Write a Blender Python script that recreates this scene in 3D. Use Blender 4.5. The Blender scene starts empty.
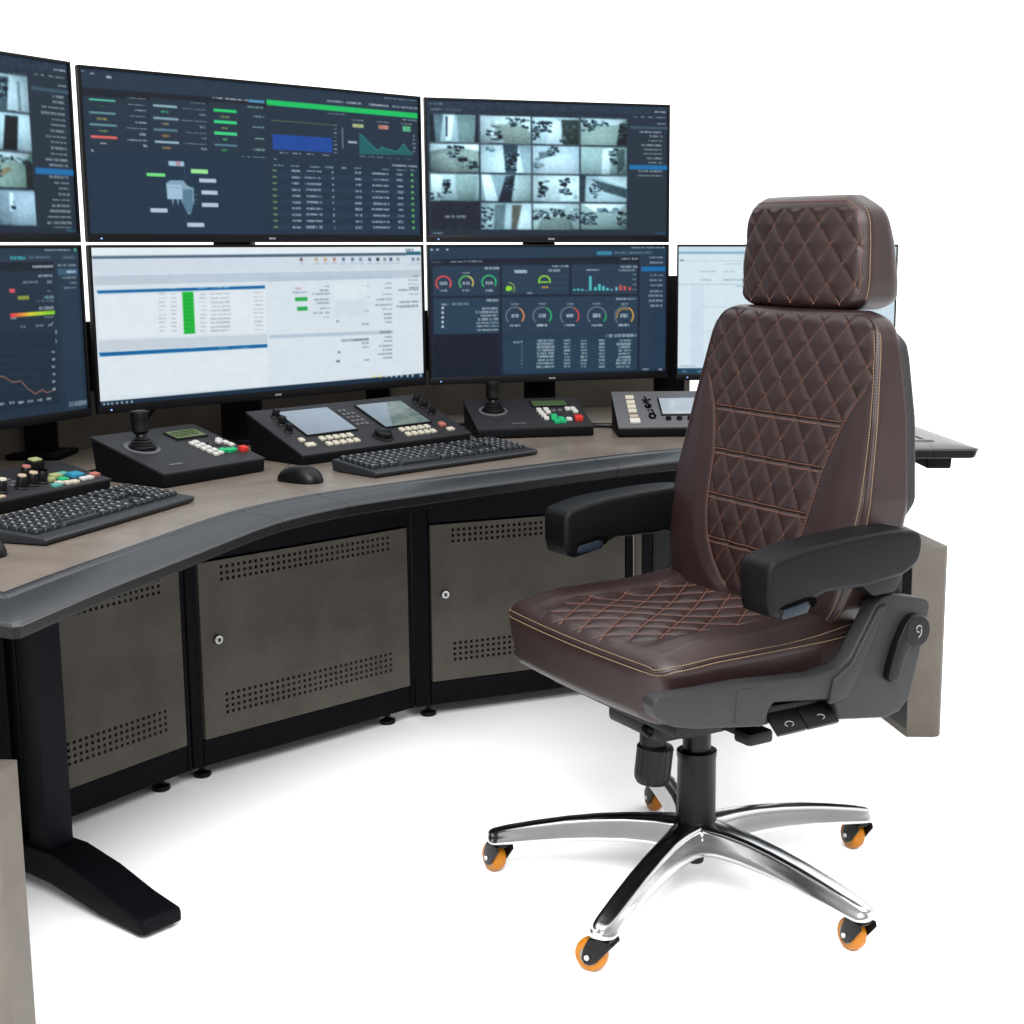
import bpy, bmesh, math, random
import numpy as np
from mathutils import Vector, Matrix
random.seed(7); np.random.seed(7)
R = math.radians
scene = bpy.context.scene
COL = scene.collection

# ---------------------------------------------------------------- helpers
def srgb(c):
    out = []
    for v in c[:3]:
        v = v / 255.0
        out.append(v / 12.92 if v <= 0.04045 else ((v + 0.055) / 1.055) ** 2.4)
    return tuple(out)

EXPO = 1.3; EX = 2 ** -EXPO
G = 0.45   # the picture is exposed high-key; surfaces keep their relation
def mat(name, col, rough=0.5, metal=0.0, spec=0.3, var=0.0, vscale=8.0, bump=0.0, bscale=400.0,
        emit=None, estr=0.0, coat=0.0, col2=None, rvar=0.0):
    m = bpy.data.materials.new(name); m.use_nodes = True
    if name != 'studio_white':
        g = G if not metal else .85
        col = tuple(c * g for c in col); col2 = tuple(c * g for c in col2) if col2 else None; spec = spec * .45; estr = estr * EX
    nt = m.node_tree; b = nt.nodes['Principled BSDF']
    b.inputs['Base Color'].default_value = (*col, 1)
    b.inputs['Roughness'].default_value = rough
    b.inputs['Metallic'].default_value = metal
    b.inputs['Specular IOR Level'].default_value = spec
    b.inputs['Coat Weight'].default_value = coat
    tc = nt.nodes.new('ShaderNodeTexCoord')
    if var > 0 or col2:
        n = nt.nodes.new('ShaderNodeTexNoise'); n.inputs['Scale'].default_value = vscale
        n.inputs['Detail'].default_value = 6; n.inputs['Roughness'].default_value = 0.65
        nt.links.new(tc.outputs['Object'], n.inputs['Vector'])
        r = nt.nodes.new('ShaderNodeValToRGB')
        a = col2 if col2 else tuple(c * (1 - var) for c in col)
        c = col if col2 else tuple(c * (1 + var) for c in col)
        r.color_ramp.elements[0].position = 0.3; r.color_ramp.elements[1].position = 0.7
        r.color_ramp.elements[0].color = (*a, 1); r.color_ramp.elements[1].color = (*c, 1)
        nt.links.new(n.outputs['Fac'], r.inputs['Fac'])
        nt.links.new(r.outputs['Color'], b.inputs['Base Color'])
        if rvar:
            mr = nt.nodes.new('ShaderNodeMapRange')
            mr.inputs['To Min'].default_value = rough - rvar; mr.inputs['To Max'].default_value = rough + rvar
            nt.links.new(n.outputs['Fac'], mr.inputs['Value'])
            nt.links.new(mr.outputs['Result'], b.inputs['Roughness'])
    if bump > 0:
        n2 = nt.nodes.new('ShaderNodeTexNoise'); n2.inputs['Scale'].default_value = bscale
        n2.inputs['Detail'].default_value = 3
        nt.links.new(tc.outputs['Object'], n2.inputs['Vector'])
        bp = nt.nodes.new('ShaderNodeBump'); bp.inputs['Strength'].default_value = bump
        bp.inputs['Distance'].default_value = 0.001
        nt.links.new(n2.outputs['Fac'], bp.inputs['Height'])
        nt.links.new(bp.outputs['Normal'], b.inputs['Normal'])
    if emit:
        b.inputs['Emission Color'].default_value = (*emit, 1)
        b.inputs['Emission Strength'].default_value = estr
    return m

class MB:
    def __init__(s): s.v = []; s.f = []
    def add(s, vs, fs, M=None):
        o = len(s.v)
        for p in vs:
            p = Vector(p); s.v.append(tuple(M @ p if M else p))
        s.f += [tuple(i + o for i in f) for f in fs]
        return s
    def bm(s, b, M=None):
        b.verts.index_update()
        s.add([v.co[:] for v in b.verts], [[v.index for v in f.verts] for f in b.faces], M); b.free(); return s
    def box(s, c, size, bev=0.0, M=None, seg=2, taper=None):
        b = bmesh.new(); bmesh.ops.create_cube(b, size=1)
        for v in b.verts:
            v.co = Vector((v.co.x * size[0], v.co.y * size[1], v.co.z * size[2]))
            if taper and v.co.z > 0: v.co.x *= taper; v.co.y *= taper
            v.co += Vector(c)
        if bev > 0:
            bmesh.ops.bevel(b, geom=b.edges[:], offset=bev, segments=seg, affect='EDGES', profile=0.6)
        return s.bm(b, M)
    def prism(s, pts, t0, t1, ax='x', bev=0.0, M=None, seg=3, only_caps=False):
        """outline pts in the two remaining axes, extruded along ax"""
        def P(a, b_, t):
            return (t, a, b_) if ax == 'x' else ((a, t, b_) if ax == 'y' else (a, b_, t))
        b = bmesh.new(); n = len(pts)
        v0 = [b.verts.new(P(*p, t0)) for p in pts]; v1 = [b.verts.new(P(*p, t1)) for p in pts]
        b.faces.new(v0); b.faces.new(list(reversed(v1)))
        for i in range(n): b.faces.new((v0[i], v1[i], v1[(i + 1) % n], v0[(i + 1) % n]))
        bmesh.ops.recalc_face_normals(b, faces=b.faces[:])
        if bev > 0:
            ed = b.edges[:]
            if only_caps:
                ed = [e for e in b.edges if (e.verts[0] in v0) == (e.verts[1] in v0)]
            bmesh.ops.bevel(b, geom=ed, offset=bev, segments=seg, affect='EDGES', profile=0.5, clamp_overlap=True)
        return s.bm(b, M)
    def lathe(s, prof, n=32, M=None, ribs=0, ribd=0.0, cap=True):
        """prof: list of (r, z) about the z axis"""
        vs = []; fs = []
        for (r, z) in prof:
            for k in range(n):
                a = 2 * math.pi * k / n
                rr = r
                if ribs and ribd and (k % (n // ribs)) < (n // ribs) / 2: rr = r - ribd
                vs.append((rr * math.cos(a), rr * math.sin(a), z))
        for j in range(len(prof) - 1):
            for k in range(n):
                k2 = (k + 1) % n
                fs.append((j * n + k, j * n + k2, (j + 1) * n + k2, (j + 1) * n + k))
        if cap:
            fs.append(tuple(reversed(range(n)))); fs.append(tuple(range((len(prof) - 1) * n, len(prof) * n)))
        return s.add(vs, fs, M)
    def tube(s, pts, r, n=8, M=None):
        pts = [Vector(p) for p in pts]; vs = []; fs = []
        up = Vector((0, 0, 1))
        for i, p in enumerate(pts):
            d = (pts[min(i + 1, len(pts) - 1)] - pts[max(i - 1, 0)]).normalized()
            a = d.cross(up)
            if a.length < 1e-3: a = d.cross(Vector((1, 0, 0)))
            a.normalize(); b = a.cross(d)
            for k in range(n):
                t = 2 * math.pi * k / n
                vs.append(p + a * (r * math.cos(t)) + b * (r * math.sin(t)))
        for i in range(len(pts) - 1):
            for k in range(n):
                k2 = (k + 1) % n
                fs.append((i * n + k, i * n + k2, (i + 1) * n + k2, (i + 1) * n + k))
        fs.append(tuple(reversed(range(n)))); fs.append(tuple(range((len(pts) - 1) * n, len(pts) * n)))
        return s.add(vs, fs, M)
    def build(s, name, m, parent=None, world=False, ang=35, label=None, loc=None, rot=None):
        me = bpy.data.meshes.new(name)
        vs = s.v
        if world and parent is not None:
            Mi = WM(parent).inverted(); vs = [tuple(Mi @ Vector(p)) for p in vs]
        me.from_pydata(vs, [], s.f)
        me.update()
        b = bmesh.new(); b.from_mesh(me); bmesh.ops.recalc_face_normals(b, faces=b.faces[:]); b.to_mesh(me); b.free()
        me.polygons.foreach_set('use_smooth', [True] * len(me.polygons))
        me.set_sharp_from_angle(angle=R(ang))
        me.materials.append(m)
        o = bpy.data.objects.new(name, me); COL.objects.link(o)
        if parent is not None: o.parent = parent
        if loc: o.location = loc
        if rot: o.rotation_euler = rot
        if label: o['label'] = label
        return o

def WM(o):
    M = Matrix.LocRotScale(o.location, o.rotation_euler, o.scale)
    return WM(o.parent) @ M if o.parent else M

def thing(name, label, cat, loc=(0, 0, 0), rz=0.0, group=None, kind=None):
    o = bpy.data.objects.new(name, None); COL.objects.link(o)
    o.empty_display_size = 0.05
    o.location = loc; o.rotation_euler = (0, 0, rz)
    tag(o, label, cat, group, kind); return o

def tag(o, label=None, cat=None, group=None, kind=None):
    if label: o['label'] = label
    if cat: o['category'] = cat
    if group: o['group'] = group
    if kind: o['kind'] = kind
    return o

def interp(x, tab):
    xs = [t[0] for t in tab]; ys = [t[1] for t in tab]
    return np.interp(x, xs, ys)
def table(tab, win=.016):
    xs = np.linspace(tab[0][0] - .05, tab[-1][0] + .05, 900); ys = interp(xs, tab); k = max(3, int(win / (xs[1] - xs[0]))) | 1
    kr = np.hanning(k + 2)[1:-1]; kr /= kr.sum(); ys = np.convolve(np.pad(ys, k // 2, mode='edge'), kr, 'valid')
    return lambda v: np.interp(v, xs, ys)
def sstep(a, b, x):
    t = np.clip((x - a) / (b - a), 0, 1); return t * t * (3 - 2 * t)

# ---------------------------------------------------------------- materials
M_floor = mat('studio_white', (0.95, 0.95, 0.95), 0.9, spec=0.0, bump=0.02)
M_lam = mat('desk_laminate', (0.245, 0.205, 0.172), 0.30, spec=0.75, col2=(0.155, 0.127, 0.105), vscale=7)
M_trim = mat('edge_moulding', (0.021, 0.023, 0.027), 0.34, spec=0.75, bump=0.12, bscale=900, var=0.1, vscale=30)
M_black = mat('black_powder_coat', (0.004, 0.0044, 0.0065), 0.6, spec=0.14, bump=0.08, bscale=900, var=0.15, vscale=12)
M_navy = mat('dark_steel_leg', (0.007, 0.0078, 0.012), 0.55, spec=0.16, bump=0.08, bscale=900, var=0.15, vscale=12)
M_door = mat('cabinet_laminate', (0.158, 0.144, 0.122), 0.6, spec=0.25, col2=(0.094, 0.085, 0.072), vscale=5, bump=0.05, bscale=500)
M_ped = mat('pedestal_laminate', (0.195, 0.172, 0.146), 0.5, spec=0.3, col2=(0.15, 0.132, 0.112), vscale=9, bump=0.05, bscale=500)
M_back = mat('rear_panel_laminate', (0.30, 0.26, 0.215), 0.6, spec=0.2, col2=(0.22, 0.19, 0.16), vscale=6)
M_hole = mat('hole_dark', (0.003, 0.003, 0.003), 0.9, spec=0.0)
M_leather = mat('brown_leather', (0.0285, 0.0132, 0.0128), 0.38, spec=0.60, var=0.12, vscale=14, bump=0.35, bscale=520, rvar=0.05)
M_thread = mat('quilt_thread', (0.21, 0.098, 0.072), 0.7, spec=0.1)
M_thread2 = mat('seam_thread', (0.30, 0.215, 0.135), 0.7, spec=0.1)
M_shell = mat('grey_seat_plastic', (0.028, 0.0285, 0.0305), 0.5, spec=0.35, bump=0.25, bscale=1400, var=0.05, vscale=30)
M_arm = mat('black_soft_plastic', (0.0035, 0.0037, 0.0045), 0.36, spec=0.20, bump=0.5, bscale=1500)
M_plast = mat('black_plastic', (0.004, 0.0042, 0.005), 0.4, spec=0.32, bump=0.08, bscale=1500)
M_chrome = mat('polished_aluminium', (0.44, 0.44, 0.445), 0.17, metal=1.0, bump=0.05, bscale=60, var=0.03, vscale=20)
M_bolt = mat('bright_bolt', (0.45, 0.45, 0.45), 0.3, metal=1.0)
M_orange = mat('orange_polyurethane', (0.60, 0.205, 0.006), 0.38, spec=0.4, var=0.12, vscale=40)
M_hub = mat('hub_beige', (0.36, 0.30, 0.22), 0.5)
M_blue = mat('slate_blue_pad', (0.013, 0.023, 0.036), 0.4, spec=0.4)
M_dev = mat('device_dark_grey', (0.025, 0.0255, 0.029), 0.46, spec=0.32, bump=0.12, bscale=1500, var=0.06, vscale=25)
M_devside = mat('device_black_side', (0.004, 0.004, 0.005), 0.5, spec=0.15)
M_devgrey = mat('device_mid_grey', (0.115, 0.117, 0.125), 0.42, spec=0.35, bump=0.1, bscale=1500)
M_white = mat('white_key', (0.60, 0.59, 0.56), 0.5)
M_cream = mat('cream_key', (0.56, 0.52, 0.42), 0.5)
M_ygreen = mat('yellow_green_cap', (0.34, 0.38, 0.17), 0.5)
M_green = mat('green_key', (0.02, 0.42, 0.16), 0.45)
M_red = mat('red_key', (0.62, 0.04, 0.03), 0.45)
M_pink = mat('salmon_key', (0.42, 0.15, 0.13), 0.45)
M_teal = mat('teal_key', (0.10, 0.34, 0.31), 0.45)
M_cyan = mat('cyan_key', (0.03, 0.24, 0.38), 0.45)
M_tan = mat('tan_key', (0.48, 0.38, 0.27), 0.5)
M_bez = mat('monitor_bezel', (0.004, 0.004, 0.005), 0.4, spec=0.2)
M_logo = mat('printed_grey', (0.30, 0.30, 0.31), 0.5)
M_key = mat('key_cap', (0.016, 0.018, 0.022), 0.42, spec=0.4)
M_kprint = mat('key_legend', (0.32, 0.34, 0.36), 0.6)
M_kb = mat('keyboard_case', (0.022, 0.024, 0.028), 0.4, spec=0.4)
M_lcdg = mat('lcd_green', (0.02, 0.03, 0.01), 0.3, emit=srgb((112, 130, 86)), estr=0.6)
M_lcdd = mat('lcd_dim_green', (0.02, 0.03, 0.01), 0.3, emit=srgb((70, 92, 62)), estr=0.7)

def screen_mat():
    m = bpy.data.materials.new('display_pixels'); m.use_nodes = True
    nt = m.node_tree; b = nt.nodes['Principled BSDF']
    b.inputs['Base Color'].default_value = (0.004, 0.004, 0.005, 1)
    b.inputs['Roughness'].default_value = 0.45; b.inputs['Specular IOR Level'].default_value = 0.05
    a = nt.nodes.new('ShaderNodeAttribute'); a.attribute_name = 'pixels'
    nt.links.new(a.outputs['Color'], b.inputs['Emission Color'])
    b.inputs['Emission Strength'].default_value = EX
    return m
M_screen = screen_mat()

# ---------------------------------------------------------------- floor
fl = MB(); fl.add([(-60, -40, 0), (60, -40, 0), (60, 120, 0), (-60, 120, 0)], [(0, 1, 2, 3)])
fo = fl.build('floor', M_floor); fo['kind'] = 'structure'

# ---------------------------------------------------------------- desk
FR = [(-.829,2.03),(-.812,2.11),(-.790,2.20),(-.764,2.30),(-.736,2.41),(-.706,2.53),(-.662,2.675),(-.575,2.825),(-.476,2.935),(-.255,3.141),(-.04,3.333),(.194,3.509),(.5,3.635),(.68,3.662),(.80,3.668)]
BK = [(-1.70,2.44),(-1.68,2.50),(-1.65,2.60),(-1.60,2.80),(-1.54,3.0),(-1.47,3.18),(-1.35,3.4),(-1.18,3.63),(-1.04,3.77),(-.83,3.96),(-.5,4.22),(-.12,4.43),(.27,4.56),(.50,4.62),(.67,4.64)]
def catmull(P, n=5):
    out = []
    P = [np.array(p, float) for p in P]
    for i in range(len(P) - 1):
        p0 = P[max(i - 1, 0)]; p1 = P[i]; p2 = P[i + 1]; p3 = P[min(i + 2, len(P) - 1)]
        for k in range(n):
            t = k / n
            out.append(0.5 * ((2 * p1) + (-p0 + p2) * t + (2 * p0 - 5 * p1 + 4 * p2 - p3) * t * t + (-p0 + 3 * p1 - 3 * p2 + p3) * t ** 3))
    out.append(P[-1]); return out
def smooth(c, k=3):
    c = [p.copy() for p in c]
    for _ in range(k):
        d = [p.copy() for p in c]
        for i in range(1, len(c) - 1): d[i] = (c[i - 1] + 2 * c[i] + c[i + 1]) / 4
        c = d
    return c
FC = smooth(catmull(FR), 3); BC = smooth(catmull(BK), 4)
desk = thing('control_desk', 'long curved control room desk with brown laminate top and black edge', 'desk', (-0.6, 3.2, 0))
def strip(A, Bp, z0, z1):
    vs = []; fs = []; n = len(A)
    for a, b in zip(A, Bp): vs += [(a[0], a[1], z1), (b[0], b[1], z1), (a[0], a[1], z0), (b[0], b[1], z0)]
    for i in range(n - 1):
        k = 4 * i; j = k + 4
        fs += [(k, j, j + 1, k + 1), (k + 2, k + 3, j + 3, j + 2), (k, k + 2, j + 2, j), (k + 1, j + 1, j + 3, k + 3)]
    fs += [(0, 1, 3, 2), (4 * n - 4, 4 * n - 2, 4 * n - 1, 4 * n - 3)]
    return vs, fs
def lerp(a, b, t): return a + (b - a) * t
tt = MB(); tt.add(*strip(FC, BC, 0.698, 0.72)); tt.build('tabletop', M_lam, desk, world=True)
# apron under the board
ap = MB(); ap.add(*strip([lerp(a, b, .10) for a, b in zip(FC, BC)], [lerp(a, b, .93) for a, b in zip(FC, BC)], 0.668, 0.697))
ap.build('under_frame', M_black, desk, world=True)
# front moulding, in lengths
def normals(c):
    out = []
    for i in range(len(c)):
        d = c[min(i + 1, len(c) - 1)] - c[max(i - 1, 0)]; d = d / np.linalg.norm(d)
        out.append(np.array([d[1], -d[0]]))
    return out
NF = normals(FC)
PROF = [(.0005, .7195), (.001, .7225), (.003, .7232), (.016, .7226), (.0215, .7194), (.0255, .7196), (.060, .7178), (.0945, .7132), (.0990, .7115), (.1010, .7088), (.1000, .7070), (.02, .7000), (.0005, .7000)]
LIP = [(.001, .6995), (.0985, .7066), (.0975, .7040), (.0955, .6945), (.0935, .6895), (.090, .6875), (.02, .685), (.001, .6852)]  # lower face of the moulding, its shade put in as a near-black material
def trim(curve, nrm, prof=PROF):
    vs = []; fs = []; n = len(prof)
    for p, q in zip(curve, nrm):
        for (o, z) in prof: vs.append((p[0] + q[0] * o, p[1] + q[1] * o, z))
    for i in range(len(curve) - 1):
        for k in range(n):
            k2 = (k + 1) % n; fs.append((i * n + k, i * n + k2, (i + 1) * n + k2, (i + 1) * n + k))
    fs.append(tuple(range(n))); fs.append(tuple(reversed(range((len(curve) - 1) * n, len(curve) * n))))
    return vs, fs
LEN = np.concatenate([[0], np.cumsum([np.linalg.norm(FC[i + 1] - FC[i]) for i in range(len(FC) - 1)])])
def cut(s0, s1):
    ss = [s0] + [l for l in LEN if s0 + .004 < l < s1 - .004] + [s1]
    A = np.array(FC); N = np.array(NF)
    c = [np.array([np.interp(s, LEN, A[:, 0]), np.interp(s, LEN, A[:, 1])]) for s in ss]
    q = []
    for s in ss:
        v = np.array([np.interp(s, LEN, N[:, 0]), np.interp(s, LEN, N[:, 1])]); q.append(v / np.linalg.norm(v))
    return c, q
cuts = [0.0, 0.665, 0.875, 1.60, LEN[-1]]
for i in range(len(cuts) - 1):
    c, q = cut(cuts[i] + (.0008 if i else 0), cuts[i + 1] - .0008)
    t = MB(); t.add(*trim(c, q)); t.build('edge_trim', M_trim, desk, world=True, ang=30)
    t = MB(); t.add(*trim(c, q, LIP)); t.build('shaded_edge_lip', M_bez, desk, world=True, ang=30)
# moulding along the two ends of the desk
def end_trim(A, B_, side):
    A = np.array(A); B_ = np.array(B_); d = (B_ - A) / np.linalg.norm(B_ - A); n = np.array([d[1], -d[0]]) * side
    t = MB(); t.add(*trim([A, B_], [n, n])); t.build('edge_trim', M_trim, desk, world=True, ang=30)
    t = MB(); t.add(*trim([A, B_], [n, n], LIP)); t.build('shaded_edge_lip', M_bez, desk, world=True, ang=30)
end_trim(FC[-1], BC[-1], 1); end_trim(FC[0], BC[0], -1)
for P_, na, nb in ((FC[-1], NF[-1], None), (FC[0], NF[0], None)):
    c = P_; e = BC[-1] if P_ is FC[-1] else BC[0]
    d = (e - c) / np.linalg.norm(e - c); n2 = np.array([d[1], -d[0]]) * (1 if P_ is FC[-1] else -1)
    n1 = na; qs = []; t = MB()
    mi = (n1 + n2) / (1 + float(n1 @ n2))
    for k in (0, .5, .88, .96): qs.append(n1 + (mi - n1) * k * (.97 if k > .9 else 1))
    for k in (.96, .88, .5, 0): qs.append(n2 + (mi - n2) * k * (.97 if k > .9 else 1))
    t.add(*trim([c] * 8, qs)); t.build('edge_corner', M_trim, desk, world=True, ang=30)
    t = MB(); t.add(*trim([c] * 8, qs, LIP)); t.build('shaded_corner_lip', M_bez, desk, world=True, ang=30)
# support bracket under the right end
br = MB(); br.prism([(3.62, .683), (4.45, .683), (4.45, .62), (3.63, .655)], .80, .86, 'x', .004); br.build('bracket', M_black, desk, world=True)
# rear upstand panel
i1 = max(i for i, p in enumerate(BC) if p[0] <= 0.27)
bp = MB(); bp.add(*strip([lerp(a, b, .955) for a, b in zip(FC[:i1 + 1], BC[:i1 + 1])], [lerp(a, b, .975) for a, b in zip(FC[:i1 + 1], BC[:i1 + 1])], .7205, .90))
bp.build('rear_panel', M_back, desk, world=True)
# monitor posts and rail
posts = [(-1.40, 2.95, .06, 1.45), (-1.27, 3.38, .06, 1.0), (-.875, 3.64, .09, 1.48), (-.59, 3.98, .06, 1.02), (-.165, 4.10, .085, 1.45), (.193, 4.19, .085, 1.11), (.52, 4.20, .08, 1.02)]
for (x, y, w, h) in posts:
    p = MB(); p.box((x, y, .7205 + (h - .72) / 2), (w, .05, h - .721), .003, M=Matrix.Rotation(0, 4, 'Z'))
    p.box((x, y, .727), (w + .06, .13, .012), .003)
    p.build('monitor_post', M_black, desk, world=True)
RL = smooth(catmull([(x, y + .031) for x, y, w, h in posts], 4), 2)
nr = normals(RL)
ra = MB(); ra.add(*strip([p for p in RL], [p - n * .03 for p, n in zip(RL, nr)], .86, 1.02)); ra.build('monitor_rail', M_black, desk, world=True)
# T-foot leg at the left
def leg(bx, by, dx, dy, back=.30, fwd=.337):
    d = Vector((dx, dy, 0)).normalized(); n = Vector((d.y, -d.x, 0))
    M = Matrix((( d.x, n.x, 0, bx), (d.y, n.y, 0, by), (0, 0, 1, 0), (0, 0, 0, 1)))
    l = MB(); l.box((0, 0, .375), (.062, .055, .60), .004, M)
    L = l.build('leg', M_navy, desk, world=True)
    l2 = MB(); l2.box((-.094, -.016, .375), (.04, .04, .60), .004, M); l2.build('leg_rear_tube', M_plast, L, world=True)
    f = MB()
    side = [(-back, .0), (-back, .032), (-back + .05, .045), (-.08, .085), (.06, .09), (.16, .075), (.26, .05), (fwd - .004, .038), (fwd, .03), (fwd, .012), (fwd - .02, .006), (.2, .012), (.05, .03), (-.1, .03)]
    f.prism(side, -.04, .04, 'y', .009, M)
    F_ = f.build('foot', M_black, L, world=True)
    g = MB(); g.lathe([(.018, 0), (.02, .003), (.018, .008), (.008, .012)], 20, M @ Matrix.Translation((fwd - .03, 0, 0)))
    g.lathe([(.018, 0), (.02, .003), (.018, .008), (.008, .012)], 20, M @ Matrix.Translation((-back + .04, 0, 0)))
    return L
leg(-1.035, 2.67, .79, -.61)
leg(.42, 3.93, -.40, -.91, fwd=.25)
# dark end panel and laminate pedestals
e = MB(); e.box((-1.28, 2.10, .345), (.78, .03, .68), .003); e.build('end_panel', M_black, desk, world=True)
for x0, x1, y, m_, nm in ((.0915, .112, 3.93, M_ped, 'laminate_strip'), (.113, .135, 3.935, M_navy, 'leg'), (.142, .205, 3.92, M_shell, 'side_panel'), (.208, .245, 3.93, M_ped, 'pedestal')):
    e = MB(); e.box(((x0 + x1) / 2, y + .15, .342), (x1 - x0, .30, .66), .002); e.build(nm, m_, desk, world=True)
e = MB(); e.box((.60, 4.05, .345), (.03, .70, .68), .003, Matrix.Rotation(0, 4, 'Z')); e.build('end_panel', M_shell, desk, world=True)
p = MB(); p.prism([(-1.7, 1.955), (-.848, 1.945), (-.838, 1.948), (-.831, 1.957), (-.824, 2.02), (-.828, 2.03), (-1.7, 2.06)], .0, .478, 'z', .0015)
p.build('pedestal', M_ped, desk, world=True, ang=25)
p = MB(); p.prism([(.755, 3.535), (.82, 3.532), (.834, 3.538), (.842, 3.552), (.70, 4.25), (.60, 4.25)], .0, .478, 'z', .0015)
p.build('pedestal', M_ped, desk, world=True, ang=25)
p = MB(); p.prism([(.752, 3.545), (.7535, 3.536), (.602, 4.252), (.598, 4.25)], .02, .470, 'z'); p.build('pedestal_inner_face', M_shell, desk, world=True)

# ---------------------------------------------------------------- cabinets
def cabinet(a, b, idx, label, doorx, lock=True, zt=.51, zb=.10, lockx=.073):
    a = Vector((*a, 0)); b = Vector((*b, 0)); w = (b - a).length; ang = math.atan2(b.y - a.y, b.x - a.x)
    t = thing('equipment_cabinet', label, 'cabinet', a, ang, 'lockable cabinets under the desk')
    f = MB()
    D = .42
    x0, x1 = doorx
    f.box((x0 / 2, D / 2, .35), (x0 - .002, D, .62), .003)
    f.box(((x1 + w) / 2, D / 2, .35), (w - x1 - .002, D, .62), .003)
    f.box(((x0 + x1) / 2, D / 2, (zb + .04) / 2), (x1 - x0 - .001, D, zb - .041), .003)
    f.box(((x0 + x1) / 2, D / 2, (zt + .66) / 2), (x1 - x0 - .001, D, .66 - zt - .002), .003)
    f.box((w / 2, D + .012, .35), (w, .02, .60), .003)
    f.build('frame', M_black, t)
    # perforated door, set 3 mm proud
    X0, X1, Z0, Z1 = x0 + .004, x1 - .004, zb + .003, zt - .003
    pt = .0150; hs = .0072
    n = int((X1 - X0 - .095) / pt); xs = [X0 + ((X1 - X0) - (n - 1) * pt) / 2 + i * pt for i in range(n)]
    zt_rows = [Z1 - .016 - i * .0142 for i in range(3)]; zb_rows = [Z0 + .052 + i * .0142 for i in range(4)]
    gx = [X0] + [v for x in xs for v in (x - hs / 2, x + hs / 2)] + [X1]
    rows = sorted(zt_rows + zb_rows); gz = [Z0] + [v for z in rows for v in (z - hs / 2, z + hs / 2)] + [Z1]
    y = -.004; yb = .001
    d = MB(); V = {}
    vs = []; fs = []
    def vid(i, k, yy):
        key = (i, k, yy)
        if key not in V: V[key] = len(vs); vs.append((gx[i], yy, gz[k]))
        return V[key]
    NX, NZ = len(gx) - 1, len(gz) - 1
    for i in range(NX):
        for k in range(NZ):
            if i % 2 == 1 and k % 2 == 1:
                q = [(i, k), (i + 1, k), (i + 1, k + 1), (i, k + 1)]
                for m in range(4):
                    p1, p2 = q[m], q[(m + 1) % 4]
                    fs.append((vid(*p1, y), vid(*p2, y), vid(*p2, yb), vid(*p1, yb)))
            else:
                fs.append((vid(i, k, y), vid(i + 1, k, y), vid(i + 1, k + 1, y), vid(i, k + 1, y)))
    per = [(i, 0) for i in range(NX)] + [(NX, k) for k in range(NZ)] + [(i, NZ) for i in range(NX, 0, -1)] + [(0, k) for k in range(NZ, 0, -1)]
    for m in range(len(per)):
        p1, p2 = per[m], per[(m + 1) % len(per)]
        fs.append((vid(*p1, y), vid(*p1, yb + .01), vid(*p2, yb + .01), vid(*p2, y)))
    d.add(vs, fs); door = d.build('door', M_door, t)
    k = MB(); k.box(((X0 + X1) / 2, .004, (Z0 + Z1) / 2), (X1 - X0 - .006, .004, Z1 - Z0 - .006)); k.build('vent_backing', M_hole, door)
    if lock:
        lk = MB(); Ml = Matrix.Translation((lockx, -.004, .328)) @ Matrix.Rotation(R(90), 4, 'X')
        lk.lathe([(.0115, 0), (.0115, .004), (.0095, .007), (.006, .007), (.0055, .003)], 24, Ml)
        lk.build('lock', M_bolt, door)
        l3 = MB(); l3.box((lockx, -.0115, .328), (.003, .002, .008)); l3.build('keyhole', M_hole, door)
    for fx in (.05, w - .05):
        for fy in (.05, D - .06):
            g = MB(); Mf = Matrix.Translation((fx, fy, 0))
            g.lathe([(.018, 0), (.021, .004), (.020, .011), (.007, .016), (.007, .042)], 20, Mf); g.build('levelling_foot', M_plast, t)
    return t
cabinet((-1.25, 2.642), (-.909, 3.19), 0, 'leftmost cabinet, brown perforated door partly hidden behind the black desk leg', (.24, .632), lock=False)
cabinet((-.908, 3.191), (-.4685, 3.645), 1, 'middle cabinet, its whole wide perforated door and lock in view', (.028, .618))
cabinet((-.467, 3.646), (.09, 3.905), 2, 'right cabinet, its door and lock partly hidden by the chair seat and armrest', (.042, .59), lockx=.082)
# fascia / cable tray below the board
fs_pts = [(-1.27, 2.58), (-.95, 3.12), (-.90, 3.18), (-.49, 3.605), (-.44, 3.635), (.12, 3.89), (.40, 3.98)]
fc = [np.array(p) for p in fs_pts]; nn = normals(fc)
fa = MB(); fa.add(*strip([p + n * .03 for p, n in zip(fc, nn)], [p + n * .005 for p, n in zip(fc, nn)], .555, .667))
fa.build('fascia', M_black, desk, world=True)
tr = MB(); tr.tube([(-.21, 3.50, .655), (-.19, 3.495, .65), (-.165, 3.50, .640)], .002); tr.build('cable_hook', M_logo, desk, world=True)
tr = MB(); tr.box((-.225, 3.50, .645), (.006, .006, .010), .001); tr.build('cable_hook', M_logo, desk, world=True)

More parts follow.
